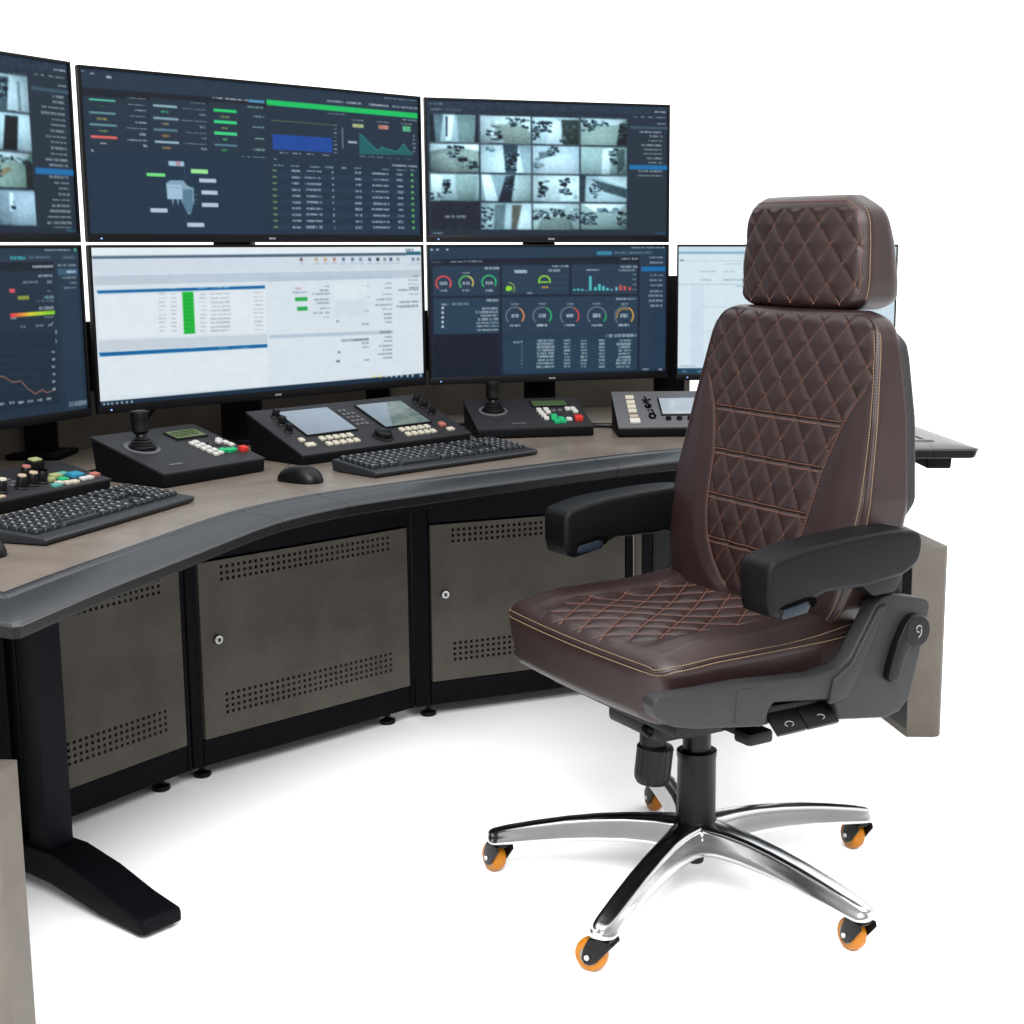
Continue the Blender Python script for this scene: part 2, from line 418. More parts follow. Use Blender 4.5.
# ---------------------------------------------------------------- screens
class Canvas:
    """draws a display image into an array; positions are given on the reference's own screen quad and rectified"""
    def __init__(s, quad, W, H, bg, seed=1):
        s.W, s.H = W, H; s.rng = random.Random(seed); s.nr = np.random.RandomState(seed)
        A = []; b = []
        for (u, v), (x, y) in zip(((0, 0), (1, 0), (1, 1), (0, 1)), quad):
            A += [[x, y, 1, 0, 0, 0, -u * x, -u * y], [0, 0, 0, x, y, 1, -v * x, -v * y]]; b += [u, v]
        h = np.linalg.solve(np.array(A, float), np.array(b, float)); s.h = np.append(h, 1).reshape(3, 3)
        s.im = np.empty((H, W, 3)); s.im[:] = bg
        s.U, s.V = np.meshgrid((np.arange(W) + .5) / W, (np.arange(H) + .5) / H)
    def uv(s, x, y):
        q = s.h @ np.array([x, y, 1.0]); return q[0] / q[2], q[1] / q[2]
    def blend(s, m, c):
        m = np.clip(m, 0, 1)[..., None]; s.im = s.im * (1 - m) + np.array(c, float) * m
    def ruv(s, u0, v0, u1, v1, c, a=1.0):
        sx, sy = s.W, s.H
        m = np.clip((s.U - u0) * sx + .5, 0, 1) * np.clip((u1 - s.U) * sx + .5, 0, 1) * np.clip((s.V - v0) * sy + .5, 0, 1) * np.clip((v1 - s.V) * sy + .5, 0, 1)
        s.blend(m * a, c)
    def R(s, x0, y0, x1, y1, c, a=1.0):
        u0, v0 = s.uv(x0, y0); u1, v1 = s.uv(x1, y1); s.ruv(u0, v0, u1, v1, c, a)
    def T(s, x0, y0, x1, y1, c, a=.85):
        """a line of small, unreadable print"""
        u0, v0 = s.uv(x0, y0); u1, v1 = s.uv(x1, y1); s.tuv(u0, v0, u1, v1, c, a)
    def tuv(s, u0, v0, u1, v1, c, a=.85):
        i0, i1 = int(u0 * s.W), int(math.ceil(u1 * s.W)); j0, j1 = int(round(v0 * s.H)), max(int(round(v1 * s.H)), int(round(v0 * s.H)) + 1)
        for i in range(max(i0, 0), min(i1, s.W)):
            if s.rng.random() < .12: continue
            for j in range(max(j0, 0), min(j1, s.H)):
                k = a * (.45 + .55 * s.rng.random()); s.im[j, i] = s.im[j, i] * (1 - k) + np.array(c) * k
    def P(s, pts, c, a=1.0, uvs=False, soft=1.0):
        p = [q if uvs else s.uv(*q) for q in pts]
        ins = np.zeros_like(s.U, bool); dm = np.full_like(s.U, 1e9); n = len(p)
        for i in range(n):
            (x1, y1), (x2, y2) = p[i], p[(i + 1) % n]
            if y1 != y2:
                cnd = ((y1 > s.V) != (y2 > s.V)) & (s.U < (x2 - x1) * (s.V - y1) / (y2 - y1) + x1); ins ^= cnd
            X1, Y1, X2, Y2 = x1 * s.W, y1 * s.H, x2 * s.W, y2 * s.H
            L = max((X2 - X1) ** 2 + (Y2 - Y1) ** 2, 1e-9)
            t = np.clip(((s.U * s.W - X1) * (X2 - X1) + (s.V * s.H - Y1) * (Y2 - Y1)) / L, 0, 1)
            dm = np.minimum(dm, np.hypot(s.U * s.W - X1 - t * (X2 - X1), s.V * s.H - Y1 - t * (Y2 - Y1)))
        s.blend(np.clip(np.where(ins, .5 + dm / soft, .5 - dm / soft), 0, 1) * a, c)
    def Ln(s, pts, c, w=1.0, a=1.0):
        p = [s.uv(*q) for q in pts]; dm = np.full_like(s.U, 1e9)
        for i in range(len(p) - 1):
            X1, Y1, X2, Y2 = p[i][0] * s.W, p[i][1] * s.H, p[i + 1][0] * s.W, p[i + 1][1] * s.H
            L = max((X2 - X1) ** 2 + (Y2 - Y1) ** 2, 1e-9)
            t = np.clip(((s.U * s.W - X1) * (X2 - X1) + (s.V * s.H - Y1) * (Y2 - Y1)) / L, 0, 1)
            dm = np.minimum(dm, np.hypot(s.U * s.W - X1 - t * (X2 - X1), s.V * s.H - Y1 - t * (Y2 - Y1)))
        s.blend(np.clip(w / 2 + .5 - dm, 0, 1) * a, c)
    def ring(s, x, y, r, c, a0=-220, a1=40, w=1.6, c2=None, split=None):
        u, v = s.uv(x, y); cx, cy = u * s.W, v * s.H
        u2, _ = s.uv(x + r, y); rr = abs(u2 - u) * s.W
        dx, dy = s.U * s.W - cx, s.V * s.H - cy
        an = np.degrees(np.arctan2(dy, dx)); an = np.where(an > 90, an - 360, an)   # -270..90, -90 is up
        m = np.clip(w / 2 + .5 - np.abs(np.hypot(dx, dy) - rr), 0, 1) * ((an > a0) & (an < a1))
        if c2 is None: s.blend(m, c)
        else: s.blend(m * (an <= split), c); s.blend(m * (an > split), c2)
    def soften(s, k=.12):
        a = s.im
        for ax in (0, 1):
            p = np.concatenate([a.take([0], ax), a, a.take([-1], ax)], ax); n = a.shape[ax]
            a = p.take(range(n), ax) * k + a * (1 - 2 * k) + p.take(range(2, n + 2), ax) * k
        s.im = a
    def noise(s, amp, cells=24, reg=None):
        n = s.nr.rand(cells, cells * 2)
        yi = np.linspace(0, cells - 1.01, s.H); xi = np.linspace(0, cells * 2 - 1.01, s.W)
        y0 = yi.astype(int); x0 = xi.astype(int); fy = (yi - y0)[:, None]; fx = (xi - x0)[None]
        g = n[y0][:, x0] * (1 - fy) * (1 - fx) + n[y0 + 1][:, x0] * fy * (1 - fx) + n[y0][:, x0 + 1] * (1 - fy) * fx + n[y0 + 1][:, x0 + 1] * fy * fx
        s.im += ((g - .5) * amp)[..., None]

def feed(s, q, rec, seed):
    """one camera picture inside the rectangle q (u0,v0,u1,v1)"""
    u0, v0, u1, v1 = q; rr = random.Random(seed)
    base, polys, clut = rec
    s.ruv(u0, v0, u1, v1, base)
    def m(p): return (u0 + (u1 - u0) * min(max(p[0], 0), 1), v0 + (v1 - v0) * min(max(p[1], 0), 1))
    for pts, c in polys: s.P([m(p) for p in pts], c, .92, True, soft=2.6)
    for (x0, y0, x1, y1, n, tone) in clut:
        for _ in range(n * 2):
            cx = rr.uniform(x0, x1); cy = rr.uniform(y0, y1); w = rr.uniform(.012, .055); h = rr.uniform(.015, .055); sk = .5 * (rr.random() - .3)
            g = rr.uniform(-30, 60); c = [tone[0] + g, tone[1] + g, tone[2] + g]
            s.P([m((cx - w, cy - h - sk * w)), m((cx + w, cy - h + sk * w)), m((cx + w * .9, cy + h + sk * w)), m((cx - w * .9, cy + h - sk * w))], c, rr.uniform(.55, .95), True, soft=1.4)
            if rr.random() < .45: s.P([m((cx - w, cy - h * 1.3 - sk * w)), m((cx + w, cy - h * 1.3 + sk * w)), m((cx + w, cy - h * .6 + sk * w)), m((cx - w, cy - h * .6 - sk * w))], (176, 188, 192), .7, True, soft=1.2)
        for _ in range(n // 3):
            cx = rr.uniform(x0, x1); cy = rr.uniform(y0, y1); g = rr.uniform(170, 225)
            s.P([m((cx - .02, cy - .02)), m((cx + .02, cy - .03)), m((cx + .03, cy + .02)), m((cx - .02, cy + .03))], (g - 10, g, g + 4), .6, True, soft=2)
    uu = np.clip((s.U - u0) / (u1 - u0), 0, 1); vv = np.clip((s.V - v0) / (v1 - v0), 0, 1)
    ins = ((s.U >= u0) & (s.U < u1) & (s.V >= v0) & (s.V < v1))[..., None]
    g1 = rr.uniform(-.3, .3); g2 = rr.uniform(-.1, .3); k = 1.02 + g1 * (uu - .5) + g2 * (.5 - vv) - .35 * ((uu - .5) ** 2 + (vv - .5) ** 2)
    x = s.im * k[..., None]; lu = x.mean(-1, keepdims=True); x = (lu + (x - lu) * .5) * np.array([.90, 1.0, 1.035]); x = 134 + (x - 136) * 1.6
    s.im = np.where(ins, x, s.im)
    b = .0016; s.ruv(u0, v0, u1, v0 + .006, (60, 78, 90)); s.ruv(u0, v0, u0 + b * 2, v1, (60, 78, 90))

LG = (205, 216, 220); WHT = (228, 235, 238); DK = (28, 38, 50); FL = (150, 162, 152); SG = (178, 196, 204); GR = (120, 138, 132)
FEEDS = [
 ((172, 192, 198), [([(0,0),(.1,0),(.14,1),(0,1)], (52,66,78)), ([(.1,0),(.3,0),(.22,1),(.13,1)], (120,140,150)), ([(.3,0),(.52,0),(.44,.95),(.34,.95)], WHT), ([(.34,.1),(.38,.1),(.37,.8),(.34,.8)], (50,64,74)), ([(.56,.02),(.94,.06),(.9,1),(.6,1)], (136,160,156)), ([(.95,0),(1,0),(1,1),(.91,1)], (60,72,80))], []),
 ((196, 206, 206), [([(.25,.35),(.8,.3),(1,.6),(1,1),(.5,1)], (152,160,146)), ([(0,0),(.2,0),(.18,1),(0,1)], (206,216,220))], [(.16,.3,.4,.9,9,(34,44,54)), (.55,.1,.98,.42,13,(52,64,74)), (.22,.25,.34,.8,4,(210,220,225))]),
 ((190, 206, 214), [([(.55,.1),(1,.1),(1,1),(.6,1)], (92,96,84)), ([(.4,.2),(.62,.1),(.66,1),(.3,1)], (212,222,228))], [(.02,.2,.4,.55,16,(30,40,48)), (.02,.5,.22,.9,5,(80,90,92)), (.62,.3,.95,.95,8,(84,88,76))]),
 ((164, 178, 168), [([(0,0),(1,0),(.8,.26),(.2,.28)], (208,218,222)), ([(.85,.2),(1,.2),(1,1),(.78,1)], (66,72,70))], [(.02,.1,.3,.5,12,(30,44,54)), (.3,.1,.6,.28,8,(40,80,96)), (.85,.3,.98,.9,6,(48,54,56))]),
 ((150, 162, 154), [([(0,0),(1,0),(1,.25),(.5,.12),(0,.3)], (204,214,218)), ([(.05,.4),(.4,.3),(.6,1),(0,1)], (170,180,172))], [(.38,.1,.7,.5,14,(26,36,46)), (.6,.45,.98,.85,14,(38,50,60))]),
 ((206, 218, 224), [([(.45,0),(.75,0),(.7,1),(.5,1)], (80,98,110)), ([(.75,0),(1,0),(1,1),(.85,1)], (160,178,186))], [(.5,.3,.75,.9,12,(30,40,52)), (.1,.1,.25,.25,2,(120,170,190))]),
 ((188, 202, 212), [([(.3,.35),(.8,.3),(1,1),(.1,1)], (200,210,218)), ([(.15,.25),(.5,.2),(.5,.35),(.15,.5)], (120,134,142))], [(.36,.05,.56,.34,8,(28,38,48)), (.05,.45,.22,.9,6,(110,124,130))]),
 ((160, 180, 176), [([(.48,.1),(.7,.05),(.62,1),(.45,1)], (214,222,226)), ([(.78,.1),(.95,.1),(.95,.7),(.8,1)], (112,126,124))], [(.64,.1,.78,.7,9,(44,56,64))]),
 ((180, 194, 196), [([(0,0),(.25,.1),(.2,1),(0,1)], (216,224,228)), ([(.5,0),(.98,.1),(.9,1),(.55,1)], (152,172,166))], [(.28,.2,.4,.7,10,(36,48,60)), (0,.7,.2,.95,3,(60,70,76))]),
 ((150, 170, 178), [([(.02,0),(.2,0),(.35,1),(.1,1)], (212,222,228)), ([(.68,.05),(1,0),(1,1),(.62,1)], (192,206,204)), ([(.5,.1),(.68,.05),(.6,1),(.35,1)], (62,70,84))], [(.5,.2,.64,.6,7,(40,48,60))]),
 ((204, 216, 220), [([(.3,.4),(.6,.4),(.6,1),(.3,1)], (190,202,204))], [(.15,.15,.32,.85,13,(26,34,44)), (.6,.15,.82,.75,14,(28,36,46)), (.86,.1,.98,.9,5,(170,184,190))]),
 ((176, 194, 202), [([(.25,.15),(1,.5),(1,.85),(.5,.6)], (92,108,110)), ([(.35,.0),(1,0),(1,.45),(.4,.1)], (206,216,218)), ([(0,0),(.12,0),(.1,1),(0,1)], (80,96,100))], [(.2,.3,.45,.85,9,(36,46,58))]),
 None,
 ((176, 194, 198), [([(.28,.1),(.5,.05),(.45,1),(.25,1)], (120,138,142)), ([(.62,.1),(.82,.1),(.7,1),(.6,1)], (132,112,94)), ([(.82,0),(1,0),(1,1),(.74,1)], (206,216,220))], [(.02,.2,.24,.9,14,(34,44,58)), (.1,.3,.2,.8,4,(180,190,200))]),
 ((176, 188, 184), [([(0,0),(1,0),(1,.2),(0,.2)], (206,216,220)), ([(.2,.55),(.8,.55),(.9,1),(.1,1)], (138,150,142))], [(.02,.3,.35,.6,14,(34,44,54)), (.4,.25,.68,.5,12,(28,36,46)), (.75,.2,.98,.6,8,(160,178,190)), (.75,.4,.98,.65,6,(40,50,60))]),
 ((158, 174, 168), [([(0,0),(1,0),(.8,.3),(.3,.3)], (210,218,222))], [(.02,.35,.34,.8,16,(38,44,54)), (.35,.2,.8,.36,12,(70,90,104)), (.82,.3,.98,.8,10,(48,40,50))]),
]

def cctv(quad, seed, left=False):
    s = Canvas(quad, 340, 190, (36, 52, 68), seed)
    s.ruv(0, 0, 1, .06, (44, 62, 80)); s.tuv(.02, .02, .07, .035, LG, .5); s.tuv(.02, .065, .06, .08, LG, .5); s.tuv(.07, .065, .14, .08, LG, .4)
    X = [.01, .212, .424, .625, .828]; Y = [.10, .314, .535, .748, .96]
    k = 0
    for j in range(4):
        for i in range(4):
            q = (X[i], Y[j], X[i + 1] - .004, Y[j + 1] - .008)
            rec = FEEDS[(k + (5 if left else 0)) % 16]
            if left and i == 3: rec = LEFTF[j]
            if rec is None:
                s.ruv(*q, (26, 36, 52)); s.tuv(q[0] + .06, q[1] + .10, q[0] + .14, q[1] + .118, LG, .7)
            else: feed(s, q, rec, seed * 50 + k)
            k += 1
    s.soften(.15); s.noise(22, 70)
    s.ruv(.832, .06, 1, 1, (40, 55, 70))
    s.tuv(.94, .035, .99, .048, WHT, .8)
    for a, b in ((.85, .87), (.885, .9), (.915, .935), (.945, .99)): s.tuv(a, .08, b, .092, LG, .6)
    s.tuv(.955, .125, .99, .137, LG, .7); s.ruv(.838, .155, 1, .175, (72, 96, 112))
    rg = random.Random(seed)
    n = 24 if left else 11
    for i in range(n):
        v = .19 + i * .0335
        if (left and i == 13) or (not left and i == 8): s.ruv(.834, v - .008, 1, v + .028, (22, 122, 180)); continue
        a = rg.uniform(.87, .93); s.tuv(a, v, .975, v + .013, LG, .65)
    s.ruv(0, .965, 1, 1, (34, 50, 66)); s.tuv(.02, .975, .06, .988, LG, .5); s.tuv(.95, .972, .99, .985, (40, 150, 190), .7)
    return s
LEFTF = [
 ((196, 208, 214), [([(.3,.1),(.62,.1),(.55,1),(.35,1)], (96,110,116)), ([(.62,0),(1,0),(1,1),(.75,1)], (206,216,222)), ([(.78,.2),(.84,.2),(.84,1),(.78,1)], (150,165,175))], [(.35,.15,.55,.7,12,(50,62,72))]),
 ((180, 196, 204), [([(.5,.1),(.76,.1),(.7,1),(.42,1)], (58,54,56)), ([(.78,.1),(1,.1),(1,1),(.8,1)], (196,208,214))], [(.05,.2,.45,.9,12,(150,170,182))]),
 ((150, 168, 152), [([(0,.0),(1,0),(.8,.3),(0,.2)], (206,216,220)), ([(.0,.8),(.5,.42),(.56,.5),(.08,.95)], (176,130,84)), ([(.85,.2),(1,.3),(1,1),(.85,1)], (84,84,80))], [(0,.4,.35,.8,14,(40,50,58)), (.2,.15,.9,.3,10,(80,100,96))]),
 ((152, 164, 176), [([(.48,.1),(.56,.1),(.56,.6),(.48,.6)], (214,224,230)), ([(.56,.1),(1,.1),(1,1),(.5,1)], (164,176,188))], [(.5,.3,.56,.6,3,(60,70,80))]),
 ]
def ultra_top():
    s = Canvas([(80,68),(418,97),(417,236.5),(86,235)], 470, 200, (37,57,74), 3)
    s.ruv(0,0,1,.135,(46,62,80)); s.T(82,71,85,73,LG); s.T(91,73,95,75,LG); s.T(107,76,111,79,WHT)
    s.T(384,96,416,99,LG); s.T(326,99,342,102,LG,.7); s.T(345,100,360,104,LG,.8); s.T(368,102,388,106,LG,.8); s.T(392,104,417,108,LG,.7)
    s.P([(82,88),(265,101),(265,108),(82,96)],(24,33,46)); s.T(211,97,246,101,WHT,.9); s.R(247,99,263,103,(90,160,195))
    s.P([(265,99),(417,112),(417,117.5),(265,104.5)],(20,204,108))
    for (a,b,c_,d) in ((86,97,146,148),(149,98,204,151),(207,101,263,153)): s.R(a,b,c_,d,(44,59,75)); 
    s.R(87,98,88,146,(70,92,108))
    chips=[((89,99,115,102.5),(96,214,178)),((89,112,115,115.5),(118,170,176)),((89,124,116,127.5),(110,165,168)),((90,136,116,140),(232,112,106))]
    for q,c in chips: s.R(*q,c)
    for q,c in (((96,106,104,108),(70,190,90)),((97,118.5,106,121),(180,170,80)),((98,131,106,133),(160,200,100)),((99,143,105,145),(220,210,200))): s.T(*q,c)
    for i,(a,y) in enumerate(((127,98),(128,104),(134,110),(129,116),(135,122),(126,128),(137,134),(126,140),(141,145.5))): s.T(a,y,145,y+2.2,LG,.8)
    for q,c in (((152,104.5,176,108.5),(150,186,196)),((152,117,177,121),(140,176,190)),((152,128.5,176,132.5),(96,132,146)),((153,141,177,144.5),(160,192,202))): s.R(*q,c)
    for q,c in (((160,111,167,113.5),(60,190,130)),((160,123,167,125.5),(190,170,130)),((160,135,168,137.5),(220,150,60)),((161,147,168,149.5),(210,160,90))): s.T(*q,c)
    for a,y in ((189,102),(182,108.5),(197,114),(180,120),(198,126),(183,132),(199,137.5),(182,143),(199,148.5)): s.T(a,y,204,y+2.3,LG,.7)
    for q,c in (((212,108.5,235,113),(40,220,120)),((212,120,235,124.5),(60,220,140)),((212,131.5,235,136),(70,215,140)),((212,144,235,147),(96,140,160))): s.R(*q,c)
    for q,c in (((217,115.5,227,118),(160,170,100)),((220,127.5,225,129.5),(170,190,90)),((221,138.5,225,140.5),(80,200,110)),((220,149.5,225,151.5),(60,180,100))): s.T(*q,c)
    for a,y in ((246,106),(251,115),(251,126),(252,137.5),(251,148.5)): s.T(a,y,262,y+2.5,(170,220,200),.75)
    s.R(87,151,264,235,(34,60,80)); s.T(239,156,262,158.5,LG,.8); s.T(90,150.5,91.5,152.5,LG); s.R(264.5,104,265.5,235,(22,34,50))
    for q,c in (((166,161.5,181.5,167),(170,205,225)),((144,173.5,162.5,177.5),(130,232,140)),((188,169.5,205,174.5),(170,236,160)),((196,179,213,183.5),(196,206,226)),((198,191,214,195.5),(196,206,226)),((198,203.5,214.5,208),(190,204,220)),((147,209,164,213.5),(190,206,226)),((183,223.5,200,228),(190,206,226))): s.R(*q,c)
    s.R(173,161.8,178,166.5,(190,150,170))
    s.Ln([(182,166),(182,182)],(70,96,116),.8); s.Ln([(181.5,215),(182,222)],(70,96,116),.8)
    s.P([(163,184),(167,181),(180,181),(184,186),(190,189),(190,203),(187,215),(184,215),(178,202),(178,200),(164,200)],(140,172,192))
    s.R(164,185,179,200,(170,200,220)); s.R(165,188,178.5,189,(130,166,188)); 
    s.P([(180,190),(189,190),(189.5,206),(186.5,214.5),(183,213),(179,203)],(96,134,156)); s.Ln([(190,188),(190,204)],(150,180,200),1)
    for x in (169,174): s.P([(x-1,200),(x+2,200),(x+.5,207)],(120,150,170))
    for y in (190,195,200,204): s.T(191,y,194,y+1.5,(90,120,140))
    # right half
    s.R(267,108,343,156,(42,57,73)); s.R(345,114,417,162,(42,57,73)); s.T(326,112,343,114.5,LG,.8); s.T(402,118,416,120.5,LG,.8)
    s.Ln([(270,120),(330,124.5)],(150,140,84),1.1,.8)
    s.R(270,134,330,152.5,(30,82,164)); 
    for x in (276,285,297,309,320): s.Ln([(x,135),(x,151)],(48,100,180),.7,.5)
    for i in range(8): s.T(332,124+i*4,334.5,125.4+i*4,LG,.7)
    s.R(340,127,341.2,148,(170,180,190),.7); s.T(277,152.2,285,154,LG,.7); s.T(290,152.5,298,154.5,LG,.7); s.T(305,153.3,311,155,LG,.7); s.T(320,154,326,156,LG,.6)
    for q,c in (((351,123,362,127.5),(190,200,110)),((377,124,387,129),(220,120,90)),((401.5,125,409.5,131),(50,200,110))): s.R(*q,c,.75); s.T(*q,WHT,.4)
    for q in ((350,118.5,362,120.5),(376,120,388,122.2),(400,122,411,124)): s.T(*q,LG,.6)
    s.R(346,140.5,355,143.2,(180,188,196)); 
    s.P([(357,153.5),(357.5,133),(361,135),(366,141),(372,147),(376,150),(380,146),(384,148.5),(388,149),(393,151),(397,150),(402,143),(406,149),(411,153.5),(411,155),(357,154)],(34,110,112))
    s.Ln([(357.5,133),(361,135),(366,141),(372,147),(376,150),(380,146),(384,148.5),(388,149),(393,151),(397,150),(402,143),(406,149),(411,153.5)],(60,160,140),1)
    for i in range(5): s.T(411.5,134+i*4,413.5,136+i*4,LG,.7)
    for i in range(6): s.T(357+i*9,155.5+i*.5,363+i*9,157+i*.5,LG,.5)
    s.R(267,158,417,234,(36,58,76)); s.T(390,164,415,167,LG,.8); s.T(271,158.5,273,160.5,WHT)
    hdr=((271,280),(287,296),(306,317),(322,330),(338,345),(351,358),(380,386),(394,404),(409,412))
    for a,b in hdr: s.T(a,164.5+(a-270)*.035,b,166.5+(a-270)*.035,LG,.7)
    for r in range(10):
        y=169.5+r*6.35
        if r%2: s.ruv(.53,s.uv(300,y)[1]-.012,.99,s.uv(300,y+6)[1]-.012,(40,66,86))
        s.R(269,y+.3,273.5,y+2.3,(150,180,110),.7)
        a0=303-random.random()*2
        for (a,b) in ((288.5,296.5),(a0,318),(329,330.5),(352,358),(370-2*random.random(),385.5),(394.5,400)):
            s.T(a,y+(a-270)*.03*(1-r/11),b,y+2.4+(a-270)*.03*(1-r/11),(200,212,224),.8)
        s.R(408.5,y+4*(1-r/11),411,y+2.5+4*(1-r/11),(120,210,110),.85)
    s.noise(5,40); return s
def ultra_low():
    s = Canvas([(88,248),(419.5,248),(421,380),(97,409.5)], 470, 200, (222,232,240), 5)
    s.ruv(0,0,1,.045,(232,242,248)); s.P([(90,257),(405,254),(405,257),(90,260)],(92,114,134)); s.P([(405,253),(419,253),(419,256.5),(405,256.5)],(44,110,130))
    s.T(404,250,412,253,(60,70,80),.6)
    s.P([(90,260),(419,257.5),(419,270),(92,276)],(214,226,236)); s.P([(92,277),(419,271),(419,279),(93,287)],(196,210,222))
    for x,c in ((299,(120,80,80)),(314,(190,170,110)),(323,(200,160,100)),(332,(170,120,100)),(341,(80,110,140)),(350,(90,120,150)),(358,(110,140,160)),(367,(80,100,120)),(375,(40,50,60)),(382,(130,140,150)),(388,(60,90,120)),(395,(150,160,170)),(410,(110,130,150)),(415,(120,140,150))): s.R(x,259,x+3,262.5,c,.8); s.T(x-.5,264,x+4,266,(150,160,170),.4)
    s.P([(95,292),(264,287),(264,290),(96,295)],(12,110,168)); s.P([(97,355),(266,346),(266,349.5),(98,359)],(12,110,168)); s.P([(96.5,343),(266,336),(266,345),(97,354)],(206,216,226))
    s.P([(96,360),(266,350.5),(267,388),(98,400)],(228,237,243)); s.P([(95,297),(264,291.5),(265,334),(97,341)],(230,238,244))
    for a,b in ((156,164),(168,175),(197,206),(211,228)): s.T(a,288,b,290,(210,225,240),.6); s.T(a+20,349,b+20,351,(210,225,240),.3)
    s.R(181,293.5,194,335.5,(24,196,60))
    for r in range(10):
        y=294+r*4.15
        s.R(182,y+3,193,y+3.6,(70,150,80),.5)
        for a,b in ((158,164),(170,175),(199,205),(210,229)): s.T(a,y+.8,b,y+2,(130,140,150),.45)
        s.T(253,y-.5,262,y+.7,(130,140,150),.4)
    s.R(266,285,267,388,(170,186,200),.7); s.R(391,272,392,374,(170,186,200),.7); s.R(330,282,331,334,(190,204,216),.7)
    s.P([(268,337),(391,332),(391,335.5),(268,340.5)],(190,206,220)); s.P([(268,278),(391,276),(391,280),(268,283)],(190,206,220))
    s.R(294,299,306.5,302.5,(50,180,90)); s.R(296,308.5,306.5,312.2,(50,180,90)); 
    for a,y in ((322,287),(319,291),(311,295),(313,300),(315,304),(319,309),(312,314),(323,318)): s.T(a,y,328,y+1.6,(120,130,145),.6)
    for a,y in ((384,284),(383,289),(381,295),(375,300.5),(374,305.5),(381,310),(382,315),(382,319),(384,323),(378,333),(383,338),(382,342),(377,347),(379,351),(376,355),(381,359)): s.T(a,y,390,y+1.5,(110,122,136),.6)
    for a,y in ((360,287),(361,298),(362,312),(360,325),(340,341),(352,341),(360,344),(361,348),(363,361)): s.T(a,y,367,y+1.5,(110,122,136),.6)
    s.R(333,285,366,300,(228,238,244),.8); s.R(334,303,366,318,(212,226,236),.7); s.T(335,322,338,324,(60,80,100)); s.T(336,353,338.5,355,(60,80,100)); s.T(335,362,338,364,(60,80,100))
    for a,y in ((411,277),(407,281),(407,285),(407,288.5),(397,291),(407,295),(398,303),(395,307)): s.T(a,y,416,y+1.5,(90,105,120),.55)
    s.R(294,289,300,291,(190,150,150),.5); s.T(292,293,306,295,(100,120,150),.5)
    s.P([(96,405),(421,375),(421,381),(97,411)],(24,52,72))
    for x in (101,105,109,114,119,124,129): s.R(x,406.5-(x-97)*.09,x+2,408.5-(x-97)*.09,(220,230,236),.8)
    for i,x in enumerate((366,371,377,383,388,393,398,404,409,417)): s.R(x,377.5-(x-366)*.03,x+2,380-(x-366)*.03,((230,220,90) if i in (1,2) else (215,225,230)),.8)
    s.noise(5,30); return s
